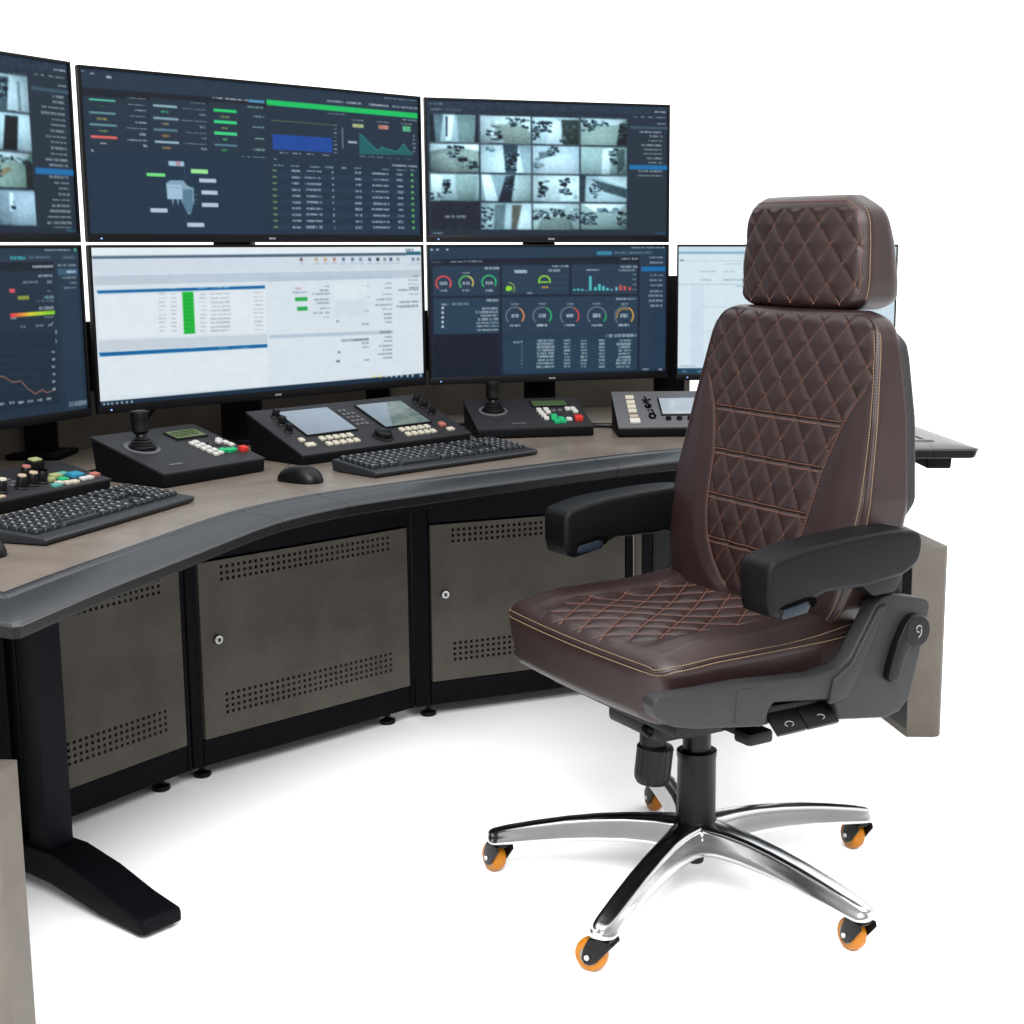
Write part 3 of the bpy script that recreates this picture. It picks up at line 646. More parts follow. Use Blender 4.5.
def dash():
    s = Canvas([(428,246.7),(666.7,248.8),(667,373.8),(431,382)], 360, 200, (18,36,56), 6)
    s.ruv(0,0,1,.10,(42,66,88)); s.P([(431,260),(640,258.5),(640,262.5),(431,264.5)],(14,28,46)); s.T(431,262,442,264,LG,.4); s.T(450,261.5,463,263.5,LG,.8); s.T(465,261.5,483,263.5,LG,.7)
    for x in (430,436,446): s.R(x,249,x+2.5,251,(215,225,235),.8)
    s.R(598,253,613,257,(60,140,170)); s.T(615,253.5,652,256,(150,165,180),.6); s.T(632,249,666,251,LG,.8); s.T(622,260,639,262,LG,.8)
    P_=(46,68,88)
    s.R(432,267,501,297,P_); s.R(503,266.5,571,296,P_); s.R(573,266,638,296,P_); s.R(433,300,501,336,(44,70,90)); s.R(503,299,639,334,P_); s.R(504,337,639,373,(40,68,88)); s.R(433,337,501,378,(12,26,46))
    s.T(486,268,500,270.5,LG,.8); s.T(554,267,570,269,LG,.8); s.T(622,267.5,638,270,LG,.7); s.T(620,271.5,636,273.5,LG,.6); s.T(488,300.5,500,303,LG,.8); s.T(616,300,638,302,LG,.8); s.T(608,336.5,638,339,LG,.8)
    s.ring(443.5,284.5,7.5,(226,84,88),-225,35,2.6); s.ring(466.8,284,7,(90,190,110),-225,35,2.4,(214,196,110),-70); s.ring(490,283.5,7,(50,190,120),-225,35,2.4)
    for x in (443.5,466.8,490): s.T(x-3.5,283,x+3.5,286,WHT,.7); s.T(x-3.5,291,x+3.5,293,WHT,.7)
    s.T(463,273,470,275,LG,.7)
    s.T(516,271.5,529,274.5,(220,240,250),.9); s.T(549,271,561,273.5,LG,.7)
    s.P([(507,289),(509,287),(513,288),(514,291),(510,293),(507,292)],(150,220,60)); s.ring(510,290,6,(160,190,80),-90,40,1.5)
    s.ring(546,283,5.5,(150,216,60),-200,20,2.6); s.R(541,283,550,284.5,(150,210,70)); s.R(543,288,550,290,(200,160,90),.8)
    for y in (279,285,291): s.Ln([(516,y),(536,y)],(70,96,116),.7,.8); s.Ln([(552,y-1),(568,y-1)],(70,120,116),.7,.7)
    s.T(529,294,534,295.5,LG,.6)
    for i,x in enumerate((576,580,584,588,592,597,601,605,609,613,618,622,626,631)):
        h=(1,1.5,1,0,14,3,6,4,2,1,3,5,4,3)[i]; c=(90,215,215) if i<9 else ((120,190,200) if i<11 else (220,90,80))
        s.R(x-1.5,292-h,x+1.2,292.6,c,.9)
    s.T(588,271,600,273,LG,.7)
    for i in range(4): s.T(634,276+i*5,637,277.4+i*5,LG,.6)
    gr=(110,122,132)
    for x,c in ((516.5,(230,150,90)),(544,(40,190,110)),(571.5,(226,84,70)),(598.5,(40,180,110)),(625.5,(222,170,70))):
        s.ring(x,318,9,gr,-225,40,2.3,c,(-60 if x!=598.5 else -10)); s.T(x-3.5,316,x+3.5,319.5,(225,235,242),.8); s.T(x-5,326.5,x+5,328.5,WHT,.8); s.T(x-3.5,305,x+3.5,306.8,LG,.6)
    s.ring(625.5,318,7,(222,170,70),-200,-60,1.6)
    s.T(440,305,448,307,LG,.8); s.T(452,304.5,469,307,LG,.5); s.R(449.5,304,450,334,(70,96,116),.6)
    for i in range(7):
        y=309.5+i*3.6; s.T(477+random.random()*6,y,499,y+1.8,LG,.75); s.Ln([(434,y+2.8),(498,y+2.6)],(70,96,116),.6,.6)
        if i<5: s.R(441.5,308.5+i*4.8,444,311+i*4.8,(215,225,232),.9)
    s.T(515,343.5,524,345.5,LG,.8)
    for i in range(9):
        y=342+i*3.3; s.Ln([(505,y+3),(636,y+2.6)],(84,116,134),.6,.5)
        for (a,b) in ((539,556),(566,572),(583,588.5),(601,606.5),(618+random.random()*4,632)): s.T(a,y,b,y+1.9,LG,.75)
        s.T(523,y+1,524.5,y+2.2,LG,.5)
    s.R(640.5,258,666.5,372,(46,66,88)); s.R(642,269,665.5,273.5,(16,120,180)); 
    for i,y in enumerate((259,264,276.5,281.5,286.5,292.5,297,302,307)): s.T(652-random.random()*3,y,663,y+2,LG,.65)
    s.T(645,371,650,372.5,WHT,.7); s.T(660,371,663,372.5,WHT,.7)
    s.noise(5,30); return s
def white_scr():
    s = Canvas([(678.5,247),(893,247),(893,375),(677.7,375)], 300, 190, (220,236,244), 8)
    s.ruv(0,0,1,.05,(206,230,240)); s.ruv(0,.11,1,.115,(190,210,222)); s.ruv(0,.04,1,.06,(150,190,208)); s.T(681,260,683,262,(40,50,60))
    for a,y in ((699,271),(707,271),(724,271),(701,279.5),(723,279.5),(734,279.5),(735,286)): s.T(a,y,a+9,y+1.6,(120,160,170),.55)
    s.T(724,263.5,740,265,(150,180,190),.5); s.ruv(0,.29,1,.30,(200,216,226)); s.ruv(.06,.3,.12,.95,(212,228,240)); s.ruv(.1,.66,.9,.667,(200,214,224)); s.T(700,307,735,308.5,(170,190,200),.4)
    s.T(681,366,696,367.5,(130,150,160),.6); s.ruv(0,.955,1,1,(30,78,100))
    for i in range(14): s.T(683+i*15,371.5,687+i*15,373.5,(190,210,220),.5)
    s.P([(840,250),(893,250),(893,372),(840,372)],(214,232,242))
    for i in range(12): s.T(800-(i%3)*9,262+i*8,880,263.8+i*8,(150,175,190),.5)
    s.noise(5,30); return s
def left_low():
    s = Canvas([(-203,249),(79,249.5),(85,413),(-184,448)], 360, 200, (40,58,74), 9)
    s.ruv(0,0,1,.10,(50,68,84)); s.T(44,251,70,253,LG,.8); s.R(74.5,250.5,77,253.5,(90,190,140)); s.T(8,258,24,262,(70,200,205),.9); s.T(28,258.5,50,261,(150,160,170),.6); s.T(62,258,76,261,(150,160,170),.5)
    s.R(-180,266,53,273,(28,38,50)); s.T(31,268,52,270.5,WHT,.8); s.R(2,276,54,341,(42,56,72)); s.R(56,262,82,413,(46,66,84)); s.R(54,274,55,405,(28,40,54))
    s.T(37,277,51,279.5,LG,.8); s.T(21,283.5,37,286,LG,.6); s.T(46,283,51,286,LG,.6); s.R(6.5,291.5,12.5,295.5,(224,92,100)); s.T(46,293,51,295,LG,.5)
    s.R(15,299,27,302.5,(150,160,70)); s.T(42,298.5,52,301.5,(150,210,200),.7); s.T(35,303.5,52,305,LG,.4); s.T(37,310,52,313,LG,.7)
    for i in range(24):
        t=i/23; c=(240-100*max(0,t-.35)/.65, 70+150*min(1,t/.45), 80-30*t) ; s.P([(7+i*1.92,316.8-i*.12),(9.1+i*1.92,316.7-i*.12),(9.1+i*1.92,320.6-i*.12),(7+i*1.92,320.8-i*.12)],c)
    s.T(8,321,13,322.5,LG,.7); s.T(42,320,52,321.5,LG,.5); s.T(17,329,23,331,LG,.5); s.T(33,328,41,330,LG,.5); s.Ln([(46,330),(48,328),(49,329),(51,326)],LG,.9); s.T(32,335,55,338,LG,.6)
    s.T(35,344,54,347,WHT,.8); s.R(-180,349,56,408,(34,50,66))
    for y in (356,363,371,379,387,394): s.Ln([(-150,y+8),(51,y-2)],(56,76,94),.7,.7)
    s.Ln([(-120,352),(-90,368),(-60,362),(-30,374),(0,381),(8,386),(17,385),(23,392),(31,398),(39,394),(43,397),(51,394)],(220,140,100),1.1,.9)
    for i in range(6): s.T(49.5,355+i*7.5,52,357+i*7.5,LG,.8)
    for i in range(16): s.T(-100+i*9.5,417-i*1.0,-95+i*9.5,419-i*1.0,LG,.8)
    s.R(-180,262,-2,330,(44,60,76)); 
    for i in range(9): s.T(-150,275+i*6,-70,277+i*6,LG,.6)
    s.R(57,271.5,78,277.5,(70,104,132)); s.T(67,273,75,275.5,WHT,.9)
    for a,y in ((61,279.5),(69,285),(63,290),(57,267)): s.T(a,y,76,y+1.8,LG,.6)
    s.T(66,407,84,409,LG,.6); s.noise(5,30); return s

def monitor(label, L, Rr, z0, z1, canvas, logo=True, bz=.006, bb=.018, stem=0, bt=.006, led=True):
    L = Vector((*L, 0)); Rr = Vector((*Rr, 0)); w = (Rr - L).length; h = z1 - z0; ang = math.atan2(Rr.y - L.y, Rr.x - L.x)
    t = thing('monitor', label, 'monitor', (L.x, L.y, z0), ang, 'wall of monitors on the desk')
    c = MB()
    c.box((w / 2, .0065, h / 2), (w - .001, .009, h - .001), .002)
    c.box((w / 2, .035, h * .46), (w * .72, .035, h * .62), .012)
    c.box((w / 2, .062, h * .45), (.10, .03, .10), .004)
    c.build('casing', M_bez, t)
    f = MB()
    X = [0, bz, w - bz, w]; Z = [0, bb, h - bt, h]
    f.box((w / 2, -.001, bb / 2), (w, .007, bb), .0015); f.box((w / 2, -.001, h - bt / 2), (w, .007, bt), .0015)
    f.box((bz / 2, -.001, h / 2), (bz, .0068, h - bb * .0 - .0006), .0012); f.box((w - bz / 2, -.001, h / 2), (bz, .0068, h - .0006), .0012)
    fr = f.build('bezel', M_bez, t)
    if logo:
        g = MB()
        for k in range(4): g.box((w / 2 - .007 + k * .0046, -.0050, bb * .5), (.0034, .0008, .0042 if k != 2 else .0036))
        g.build('logo', M_logo, fr)
    if led:
        g = MB(); g.box((.03, -.005, bb * .45), (.004, .001, .003)); g.build('status_light', mat('led', (.02, .03, .05), emit=(.25, .4, .9), estr=1.5), fr)
    s = canvas; W, H = s.W, s.H
    for _ in range(1): s.soften()
    im = np.clip(s.im * .90 + (s.im / 255.) ** 2 * 26 - 7, 0, 255) / 255.0; wd = np.clip((.43 - im.mean(-1, keepdims=True)) / .22, 0, 1); im = im * (1 - wd * np.array([.20, .05, .02])); lin = np.where(im <= .04045, im / 12.92, ((im + .055) / 1.055) ** 2.4)
    # vertices at pixel centres (edges stretched to the panel's rim)
    xs = np.linspace(bz, w - bz, W); zs = np.linspace(h - bt, bb, H)
    gx, gz = np.meshgrid(xs, zs); v = np.stack([gx, np.full_like(gx, .0005), gz], -1).reshape(-1, 3)
    idx = np.arange(W * H).reshape(H, W)
    q = np.stack([idx[:-1, :-1], idx[1:, :-1], idx[1:, 1:], idx[:-1, 1:]], -1).reshape(-1, 4)
    me = bpy.data.meshes.new('screen'); me.vertices.add(len(v)); me.vertices.foreach_set('co', v.ravel())
    me.loops.add(q.size); me.loops.foreach_set('vertex_index', q.ravel().astype(np.int32))
    me.polygons.add(len(q)); me.polygons.foreach_set('loop_start', np.arange(0, q.size, 4, dtype=np.int32)); 
    me.update(calc_edges=True); me.validate()
    at = me.attributes.new('pixels', 'FLOAT_COLOR', 'POINT')
    at.data.foreach_set('color', np.concatenate([lin.reshape(-1, 3), np.ones((W * H, 1))], 1).ravel().astype(np.float32))
    me.materials.append(M_screen)
    o = bpy.data.objects.new('screen', me); COL.objects.link(o); o.parent = t
    return t
LR, LLf = (-1.080, 3.158), (-1.337, 2.552)
U0, U1 = (-1.068, 3.169), (-.449, 3.851); C0, C1 = (-.441, 3.866), (.184, 4.078)
monitor('upper monitor at the left photo edge, camera pictures beside a list', LLf, LR, 1.2005, 1.562, cctv([(-223,22),(70,70.5),(72,234),(-203,236)], 2, True))
monitor('lower monitor at the left photo edge, dark screen with a falling orange graph', LLf, LR, .838, 1.1955, left_low())
monitor('upper wide monitor with a green bar, a table and a small machine drawing', U0, U1, 1.2005, 1.558, ultra_top())
monitor('lower wide monitor showing a white window with a green column', U0, U1, .840, 1.1955, ultra_low())
monitor('upper monitor with a grid of sixteen camera pictures', C0, C1, 1.2005, 1.558, cctv([(425,99),(668.5,107),(666.5,236),(424,234.5)], 1))
monitor('lower monitor with dark dashboard of round gauges', C0, C1, .838, 1.1955, dash())
monitor('white-screened monitor standing behind the chair headrest', (.203, 4.0), (.79, 4.03), .838, 1.1955, white_scr(), bz=.004)

# ---------------------------------------------------------------- desk devices
def device(name, label, cat, a, ang, w, d, hf, hb, mtop, mside=M_devside, group=None, lip=.006):
    t = thing(name, label, cat, (a[0], a[1], .7208), R(ang), group)
    prof = [(0.002, .001), (0, hf * .9), (d, hb * .97), (d - .006, hb * .5), (d - .012, .001)]
    b = MB(); b.prism(prof, 0, w, 'x', .0025); b.build('body', mside, t)
    al = math.atan2(hb - hf, d); L = math.hypot(d, hb - hf)
    M = Matrix.Translation((0, 0, hf)) @ Matrix.Rotation(al, 4, 'X')
    p = MB(); p.box((w / 2, L / 2, -.001), (w + .002, L + .002, .005), .0018, M); p.build('top_panel', mtop, t)
    return t, M @ Matrix.Translation((0, 0, .0015)), L
def keys(t, M, lst, m, sz=(.011, .011), h=.006, name='key'):
    for (x, s_) in lst:
        k = MB(); k.box((x, s_, h / 2 - .001), (sz[0], sz[1], h), .0015, M); k.build(name, m, t)
def joystick(t, M, x, s_, sc=1.0):
    b = MB(); b.lathe([(.037 * sc, 0), (.037 * sc, .002), (.034 * sc, .003), (.033 * sc, .0015)], 40, M @ Matrix.Translation((x, s_, 0))); b.build('joystick_ring', M_devgrey, t)
    b = MB(); Mz = Matrix.Translation((M @ Vector((x, s_, 0)))) 
    b.lathe([(.030 * sc, 0), (.030 * sc, .003), (.026 * sc, .006), (.027 * sc, .008), (.022 * sc, .011), (.023 * sc, .013), (.017 * sc, .017), (.018 * sc, .019), (.011 * sc, .024), (.009 * sc, .03)], 36, Mz)
    b.build('joystick_boot', M_plast, t)
    b = MB(); Mk = Matrix.Translation((M @ Vector((x, s_, 0)))) @ Matrix.Rotation(R(-3), 4, 'X')
    b.lathe([(.009, .026), (.013, .030), (.0165, .034), (.0172, .045), (.0165, .058), (.0178, .061), (.0178, .074), (.0155, .0765), (.010, .0775)], 36, Mk, ribs=12, ribd=.0004)
    b.build('joystick_grip', M_plast, t)
def printed(t, M, x0, s0, n, h, gap=.6, m=M_logo, name='printed_text'):
    b = MB(); x = x0; rr = random.Random(int(x0 * 1e4))
    for k in range(n):
        ww = h * rr.uniform(.45, .8); b.box((x + ww / 2, s0 + h / 2, .0018), (ww * .35, h, .0004), M=M); b.box((x + ww * .6, s0 + h * rr.choice((.1, .5, .9)), .0019), (ww * .7, h * .2, .0004), M=M); x += ww + h * .25
    b.build(name, m, t)
def lcd(t, M, x0, s0, x1, s1, m, frame=True, name='display'):
    if frame:
        b = MB(); b.box(((x0 + x1) / 2, (s0 + s1) / 2, .002), (x1 - x0 + .008, s1 - s0 + .008, .003), .001, M); fr = b.build('display_frame', M_plast, t)
    b = MB(); b.box(((x0 + x1) / 2, (s0 + s1) / 2, .0035), (x1 - x0, s1 - s0, .002), .0004, M); return b.build(name, m, t)
# camera joystick controller, left
J1, M1, L1 = device('joystick_controller', 'black joystick controller with a lit green display, under the white monitor window', 'controller', (-.861, 2.925), 57, .272, .217, .028, .087, M_dev)
joystick(J1, M1, .057, .135)
lcd(J1, M1, .163, .150, .242, .188, M_lcdg)
keys(J1, M1, [(.176, .118), (.177, .101), (.178, .084), (.179, .067), (.190, .122), (.192, .105), (.193, .088), (.195, .071), (.25, .118), (.253, .100), (.240, .108), (.255, .085)], M_white, (.011, .013))
keys(J1, M1, [(.205, .115), (.217, .108), (.208, .098), (.225, .092), (.21, .08), (.225, .076)], M_dev, (.010, .012), .004)
keys(J1, M1, [(.208, .060), (.222, .056)], M_green, (.014, .015), .008); keys(J1, M1, [(.237, .058)], M_green, (.010, .012), .007)
keys(J1, M1, [(.196, .054), (.18, .05)], M_white, (.011, .012)); keys(J1, M1, [(.257, .050)], M_red, (.016, .016), .011)
printed(J1, M1, .042, .030, 6, .006)
g = MB(); rr_ = random.Random(4)
for row in range(3):
    x = .170
    while x < .232: ww = rr_.uniform(.003, .006); g.box((x, .178 - row * .009, .0048), (ww, .0035, .0004), M=M1); x += ww + .0025
g.build('display_characters', M_hole, J1)
# second one
J2, M2, L2 = device('joystick_controller', 'joystick controller with a dim display, between the twin-screen panel and the grey keyer', 'controller', (-.302, 3.675), 15, .297, .205, .025, .076, M_dev)
joystick(J2, M2, .062, .122)
lcd(J2, M2, .172, .142, .262, .178, M_lcdd)
keys(J2, M2, [(.180, .115), (.181, .095), (.183, .075), (.186, .055), (.199, .117), (.200, .098), (.270, .117), (.272, .098), (.256, .118)], M_white, (.013, .016), .007)
keys(J2, M2, [(.218, .112), (.235, .113)], M_devgrey, (.012, .012), .004)
keys(J2, M2, [(.205, .048), (.222, .045), (.208, .066), (.224, .030), (.208, .028)], M_green, (.015, .016), .008); keys(J2, M2, [(.243, .045)], M_white, (.014, .016)); keys(J2, M2, [(.267, .042)], M_red, (.020, .020), .012)
printed(J2, M2, .092, .022, 7, .006)
J2['group'] = J1['group'] = 'joystick controllers'
# twin-screen panel
D_, MD, LD = device('twin_screen_panel', 'long sloping control panel with two small screens and cream keys', 'control panel', (-.647, 3.232), 50, .517, .196, .022, .103, M_dev)
def grad_screen(name, cA, cB, cC=None):
    m = bpy.data.materials.new(name); m.use_nodes = True; nt = m.node_tree; b = nt.nodes['Principled BSDF']
    b.inputs['Base Color'].default_value = (.02, .02, .025, 1); b.inputs['Roughness'].default_value = .2; b.inputs['Specular IOR Level'].default_value = .4
    tc = nt.nodes.new('ShaderNodeTexCoord'); g = nt.nodes.new('ShaderNodeSeparateXYZ'); nt.links.new(tc.outputs['Generated'], g.inputs[0])
    n = nt.nodes.new('ShaderNodeTexNoise'); n.inputs['Scale'].default_value = 5; nt.links.new(tc.outputs['Generated'], n.inputs['Vector'])
    ad = nt.nodes.new('ShaderNodeMath'); ad.operation = 'ADD'; nt.links.new(g.outputs['X'], ad.inputs[0]); nt.links.new(g.outputs['Y'], ad.inputs[1])
    if cC:
        r2 = nt.nodes.new('ShaderNodeValToRGB'); r2.color_ramp.elements[0].color = (*srgb(cB), 1); r2.color_ramp.elements[1].color = (*srgb(cC), 1); r2.color_ramp.elements[0].position = .4; r2.color_ramp.elements[1].position = .6
        nt.links.new(n.outputs['Fac'], r2.inputs['Fac'])
        gt = nt.nodes.new('ShaderNodeMath'); gt.operation = 'GREATER_THAN'; gt.inputs[1].default_value = .12
        sb = nt.nodes.new('ShaderNodeMath'); sb.operation = 'SUBTRACT'; nt.links.new(g.outputs['X'], sb.inputs[0]); 
        ml = nt.nodes.new('ShaderNodeMath'); ml.operation = 'MULTIPLY'; ml.inputs[1].default_value = .55; nt.links.new(g.outputs['Z'], ml.inputs[0]); nt.links.new(ml.outputs[0], sb.inputs[1])
        nt.links.new(sb.outputs[0], gt.inputs[0])
        mx = nt.nodes.new('ShaderNodeMix'); mx.data_type = 'RGBA'; mx.inputs[6].default_value = (*srgb(cA), 1)
        nt.links.new(gt.outputs[0], mx.inputs[0]); nt.links.new(r2.outputs['Color'], mx.inputs[7]); nt.links.new(mx.outputs[2], b.inputs['Emission Color'])
    else:
        r = nt.nodes.new('ShaderNodeValToRGB'); r.color_ramp.elements[0].color = (*srgb(cA), 1); r.color_ramp.elements[1].color = (*srgb(cB), 1)
        nt.links.new(n.outputs['Fac'], r.inputs['Fac']); nt.links.new(r.outputs['Color'], b.inputs['Emission Color'])
    b.inputs['Emission Strength'].default_value = .85 * EX
    return m
lcd(D_, MD, .070, .077, .213, .188, grad_screen('panel_screen_pale', (128, 146, 160), (152, 168, 182)), name='small_screen')
lcd(D_, MD, .298, .070, .440, .182, grad_screen('panel_screen_picture', (128, 148, 160), (84, 112, 104), (120, 134, 124)), name='small_screen')
def knob(t, M, x, s_, r=.008, h=.02, m=M_plast, capm=None):
    b = MB(); b.lathe([(r * 1.25, 0), (r * 1.25, .002), (r, .004), (r * .95, h - .002), (r * .8, h)], 24, M @ Matrix.Translation((x, s_, 0)), ribs=12, ribd=.0005); k = b.build('knob', m, t)
    if capm:
        b = MB(); b.lathe([(r * .85, h), (r * .8, h + .0025), (r * .5, h + .003)], 20, M @ Matrix.Translation((x, s_, 0))); b.build('knob_cap', capm, k)
for x, s_ in ((.053, .175), (.045, .14), (.038, .105), (.486, .175), (.484, .143), (.482, .110)): knob(D_, MD, x, s_, .0085, .02)
knob(D_, MD, .258, .034, .021, .016)
keys(D_, MD, [(.041, .060), (.042, .036), (.053, .036)], M_cream, (.013, .014))
keys(D_, MD, [(.096 + .020 * i, .055) for i in range(5)] + [(.096 + .020 * i, .030) for i in range(5)], M_cream, (.0135, .015))
keys(D_, MD, [(.333 + .020 * i, .050) for i in range(5)] + [(.333 + .020 * i, .027) for i in range(5)], M_cream, (.0135, .015))
keys(D_, MD, [(.463, .050)], M_pink, (.016, .016), .008); keys(D_, MD, [(.470, .026)], M_cream, (.020, .013))
keys(D_, MD, [(.236 + .014 * (k % 3), .10 + .017 * (k // 3)) for k in range(14)], M_devgrey, (.009, .010), .004)
# grey keyer with handwritten mark
K, MK, LK = device('keyer_panel', 'light grey panel with cream keys and a black handwritten mark, beside the chair back', 'control panel', (.047, 3.715), 6, .30, .165, .024, .097, M_devgrey)
keys(K, MK, [(.043, .147), (.043, .122), (.043, .100), (.043, .078)], M_cream, (.022, .017), .005); keys(K, MK, [(.044, .053)], M_tan, (.022, .012), .004); keys(K, MK, [(.044, .028)], M_white, (.026, .022), .006)
sc_ = MB()
def stroke(pts, r=.0018):
    sc_.tube([MK @ Vector((x, s_, .0026)) for x, s_ in pts], r, 6)
stroke([(.082, .150), (.084, .141)]); stroke([(.074, .134), (.080, .130), (.092, .133), (.096, .137)]); stroke([(.084, .141), (.083, .122), (.088, .110)]); stroke([(.076, .122), (.090, .118)])
stroke([(.080, .108), (.079, .098), (.085, .092), (.092, .098), (.093, .106), (.087, .108), (.086, .098)], .0024)
stroke([(.084, .082), (.085, .076)]); stroke([(.091, .084), (.095, .078), (.096, .070)])
stroke([(.086, .062), (.083, .050), (.087, .040), (.095, .041), (.099, .052), (.096, .061), (.089, .063), (.086, .062)], .0026)
sc_.build('handwritten_mark', M_hole, K)
lcd(K, MK, .118, .058, .232, .138, grad_screen('keyer_screen', (168, 180, 192), (186, 198, 208)), name='small_screen')
for x in (.130, .158, .186): knob(K, MK, x, .038, .0065, .010)
# vision mixer at the left
u_ = Vector((math.cos(R(66)), math.sin(R(66)), 0))
fr_ = Vector((-.957, 2.894, 0)); Wm = .52; a_ = fr_ - u_ * Wm
S_, MS, LS = device('mixer_panel', 'low mixing panel with coloured buttons and black knobs, at the left photo edge', 'control panel', (a_.x, a_.y), 66, Wm, .135, .024, .052, M_dev)
E0 = Wm - .265   # x of the visible part's origin
for (x, s_, cm) in ((.02, .036, M_cream), (.068, .036, M_tan), (.100, .040, M_tan), (.128, .044, M_hole), (.118, .075, M_pink)): knob(S_, MS, E0 + x, s_, .0095, .024, M_plast, cm)
b = MB(); b.box((E0 + .165, .10, .012), (.030, .024, .024), .003, MS); q = b.build('rocker_switch', M_plast, S_)
b = MB(); b.box((E0 + .165, .10, .0255), (.022, .016, .004), .0015, MS); b.build('rocker_cap', M_ygreen, q)
keys(S_, MS, [(E0 + .150, .045), (E0 + .03, .085), (E0 - .0, .085)], M_ygreen, (.018, .014), .007); keys(S_, MS, [(E0 + .178, .058)], M_ygreen, (.022, .016), .007)
keys(S_, MS, [(E0 + .150, .022), (E0 + .166, .016), (E0 + .182, .014)], M_cream, (.015, .013), .006)
keys(S_, MS, [(E0 + .135, .014), (E0 + .200, .062)], M_teal, (.020, .013), .006); keys(S_, MS, [(E0 + .175, .036)], M_green, (.018, .014), .006)
keys(S_, MS, [(E0 + .215, .044)], M_cyan, (.028, .022), .008); keys(S_, MS, [(E0 + .212, .020), (E0 + .228, .020)], M_white, (.014, .012), .006); keys(S_, MS, [(E0 + .248, .026)], M_pink, (.018, .014), .008)
keys(S_, MS, [(E0 - .01 + .016 * i, .10) for i in range(3)], M_cream, (.012, .012), .006)
keys(S_, MS, [(E0 + .0 + .017 * (i % 6), .058 + .014 * (i // 6)) for i in range(18)], M_devgrey, (.010, .007), .003)
keys(S_, MS, [(E0 + .0, .015)], M_tan, (.014, .010), .004); keys(S_, MS, [(.03 + .024 * (i % 8), .03 + .03 * (i // 8)) for i in range(24)], M_cream, (.014, .013), .006)

# keyboards
def keyboard(label, a, ang, w, d):
    t = thing('keyboard', label, 'keyboard', (a[0], a[1], .7208), R(ang), 'black computer keyboards')
    hf, hb = .012, .026; al = math.atan2(hb - hf, d); L = math.hypot(d, hb - hf)
    b = MB(); b.prism([(0.004, .001), (0, hf * .7), (.004, hf), (d - .004, hb), (d, hb - .005), (d - .004, .001)], 0, w, 'x', .0022); b.build('case', M_kb, t)
    M = Matrix.Translation((0, 0, hf)) @ Matrix.Rotation(al, 4, 'X')
    rows = 6; ky = (L - .040) / rows; pr = MB(); rr = random.Random(3)
    kk = MB()
    for r_ in range(rows):
        y = .028 + ky * (r_ + .5) + (.004 if r_ == 5 else 0)
        segs = [(.012, w * .655)] + [(w * .675, w * .805)] + [(w * .825, w - .012)]
        for si, (x0, x1) in enumerate(segs):
            if si == 1 and r_ == 2: continue
            n = {0: 15 if r_ else 8, 1: 3, 2: 4}[si]
            if si == 1 and r_ == 1: x0, x1, n = x0 + (x1 - x0) / 3, x1 - (x1 - x0) / 3, 1
            kw = (x1 - x0) / n
            ws = [kw] * n
            if si == 0 and r_ == 0: ws = [kw * .75] * 3 + [kw * 3.5] + [kw * .75 + .0] * 4; f_ = (x1 - x0) / sum(ws); ws = [v * f_ for v in ws]
            x = x0
            for kw_ in ws:
                kk.box((x + kw_ / 2, y, .0035), (kw_ - .0028, ky - .0028, .007), .0012, M, seg=1, taper=.86)
                if kw_ < .03 and rr.random() < .93:
                    pr.box((x + kw_ * .42, y + ky * .08, .0072), (kw_ * rr.uniform(.16, .34), ky * rr.uniform(.14, .3), .0004), 0, M)
                x += kw_
    kk.build('keys', M_key, t)
    pr.build('key_legends', M_kprint, t)
    for fx in (.03, w - .03):
        b = MB(); b.box((fx, d - .02, .004), (.03, .012, .012), .001); b.build('tilt_foot', M_plast, t)
    return t
keyboard('keyboard in front of the mixing panel with coloured buttons', (-.886, 2.352), 73, .435, .150)
keyboard('keyboard in front of the twin-screen control panel', (-.462, 3.055), 47.5, .475, .150)
def mouse(label, c, ang):
    t = thing('computer_mouse', label, 'mouse', (c[0], c[1], .7208), R(ang), 'black computer mice')
    L_, W_, H_ = .054, .032, .031
    vs = []; fs = []; n = 28; m = 12
    for j in range(m + 1):
        ph = (math.pi / 2) * j / m
        for k in range(n):
            th = 2 * math.pi * k / n
            x = math.cos(th); y = math.sin(th)
            e = .82; sx = math.copysign(abs(x) ** e, x); sy = math.copysign(abs(y) ** e, y)
            rr_ = math.cos(ph) ** .55; z = math.sin(ph) ** .9
            X = L_ * sx * rr_; Y = W_ * sy * rr_ * (1 - .12 * (1 - abs(sx)))
            hh = H_ * (1 - .32 * (X / L_) ** 2 + .10 * (-X / L_))
            vs.append((X, Y, .001 + hh * z))
    for j in range(m):
        for k in range(n):
            k2 = (k + 1) % n; fs.append((j * n + k, j * n + k2, (j + 1) * n + k2, (j + 1) * n + k))
    b = MB(); b.add(vs, fs); b.build('shell', M_plast, t, ang=70)
    b = MB(); b.lathe([(.0075, -.003), (.008, 0), (.0075, .003)], 20, Matrix.Translation((.024, 0, .0225)) @ Matrix.Rotation(R(90), 4, 'X')); b.build('scroll_wheel', M_devgrey, t)
    b = MB(); b.tube([(.0505, .0, .012), (.040, 0, .0262), (.02, 0, .0355)], .0005, 5); b.build('button_gap', M_hole, t)
    return t
mouse('mouse on the bare desktop beside the twin-screen panel', (-.612, 3.02), 146)
mouse('mouse cut off by the left photo edge, below the keyboard', (-.975, 2.285), 160)
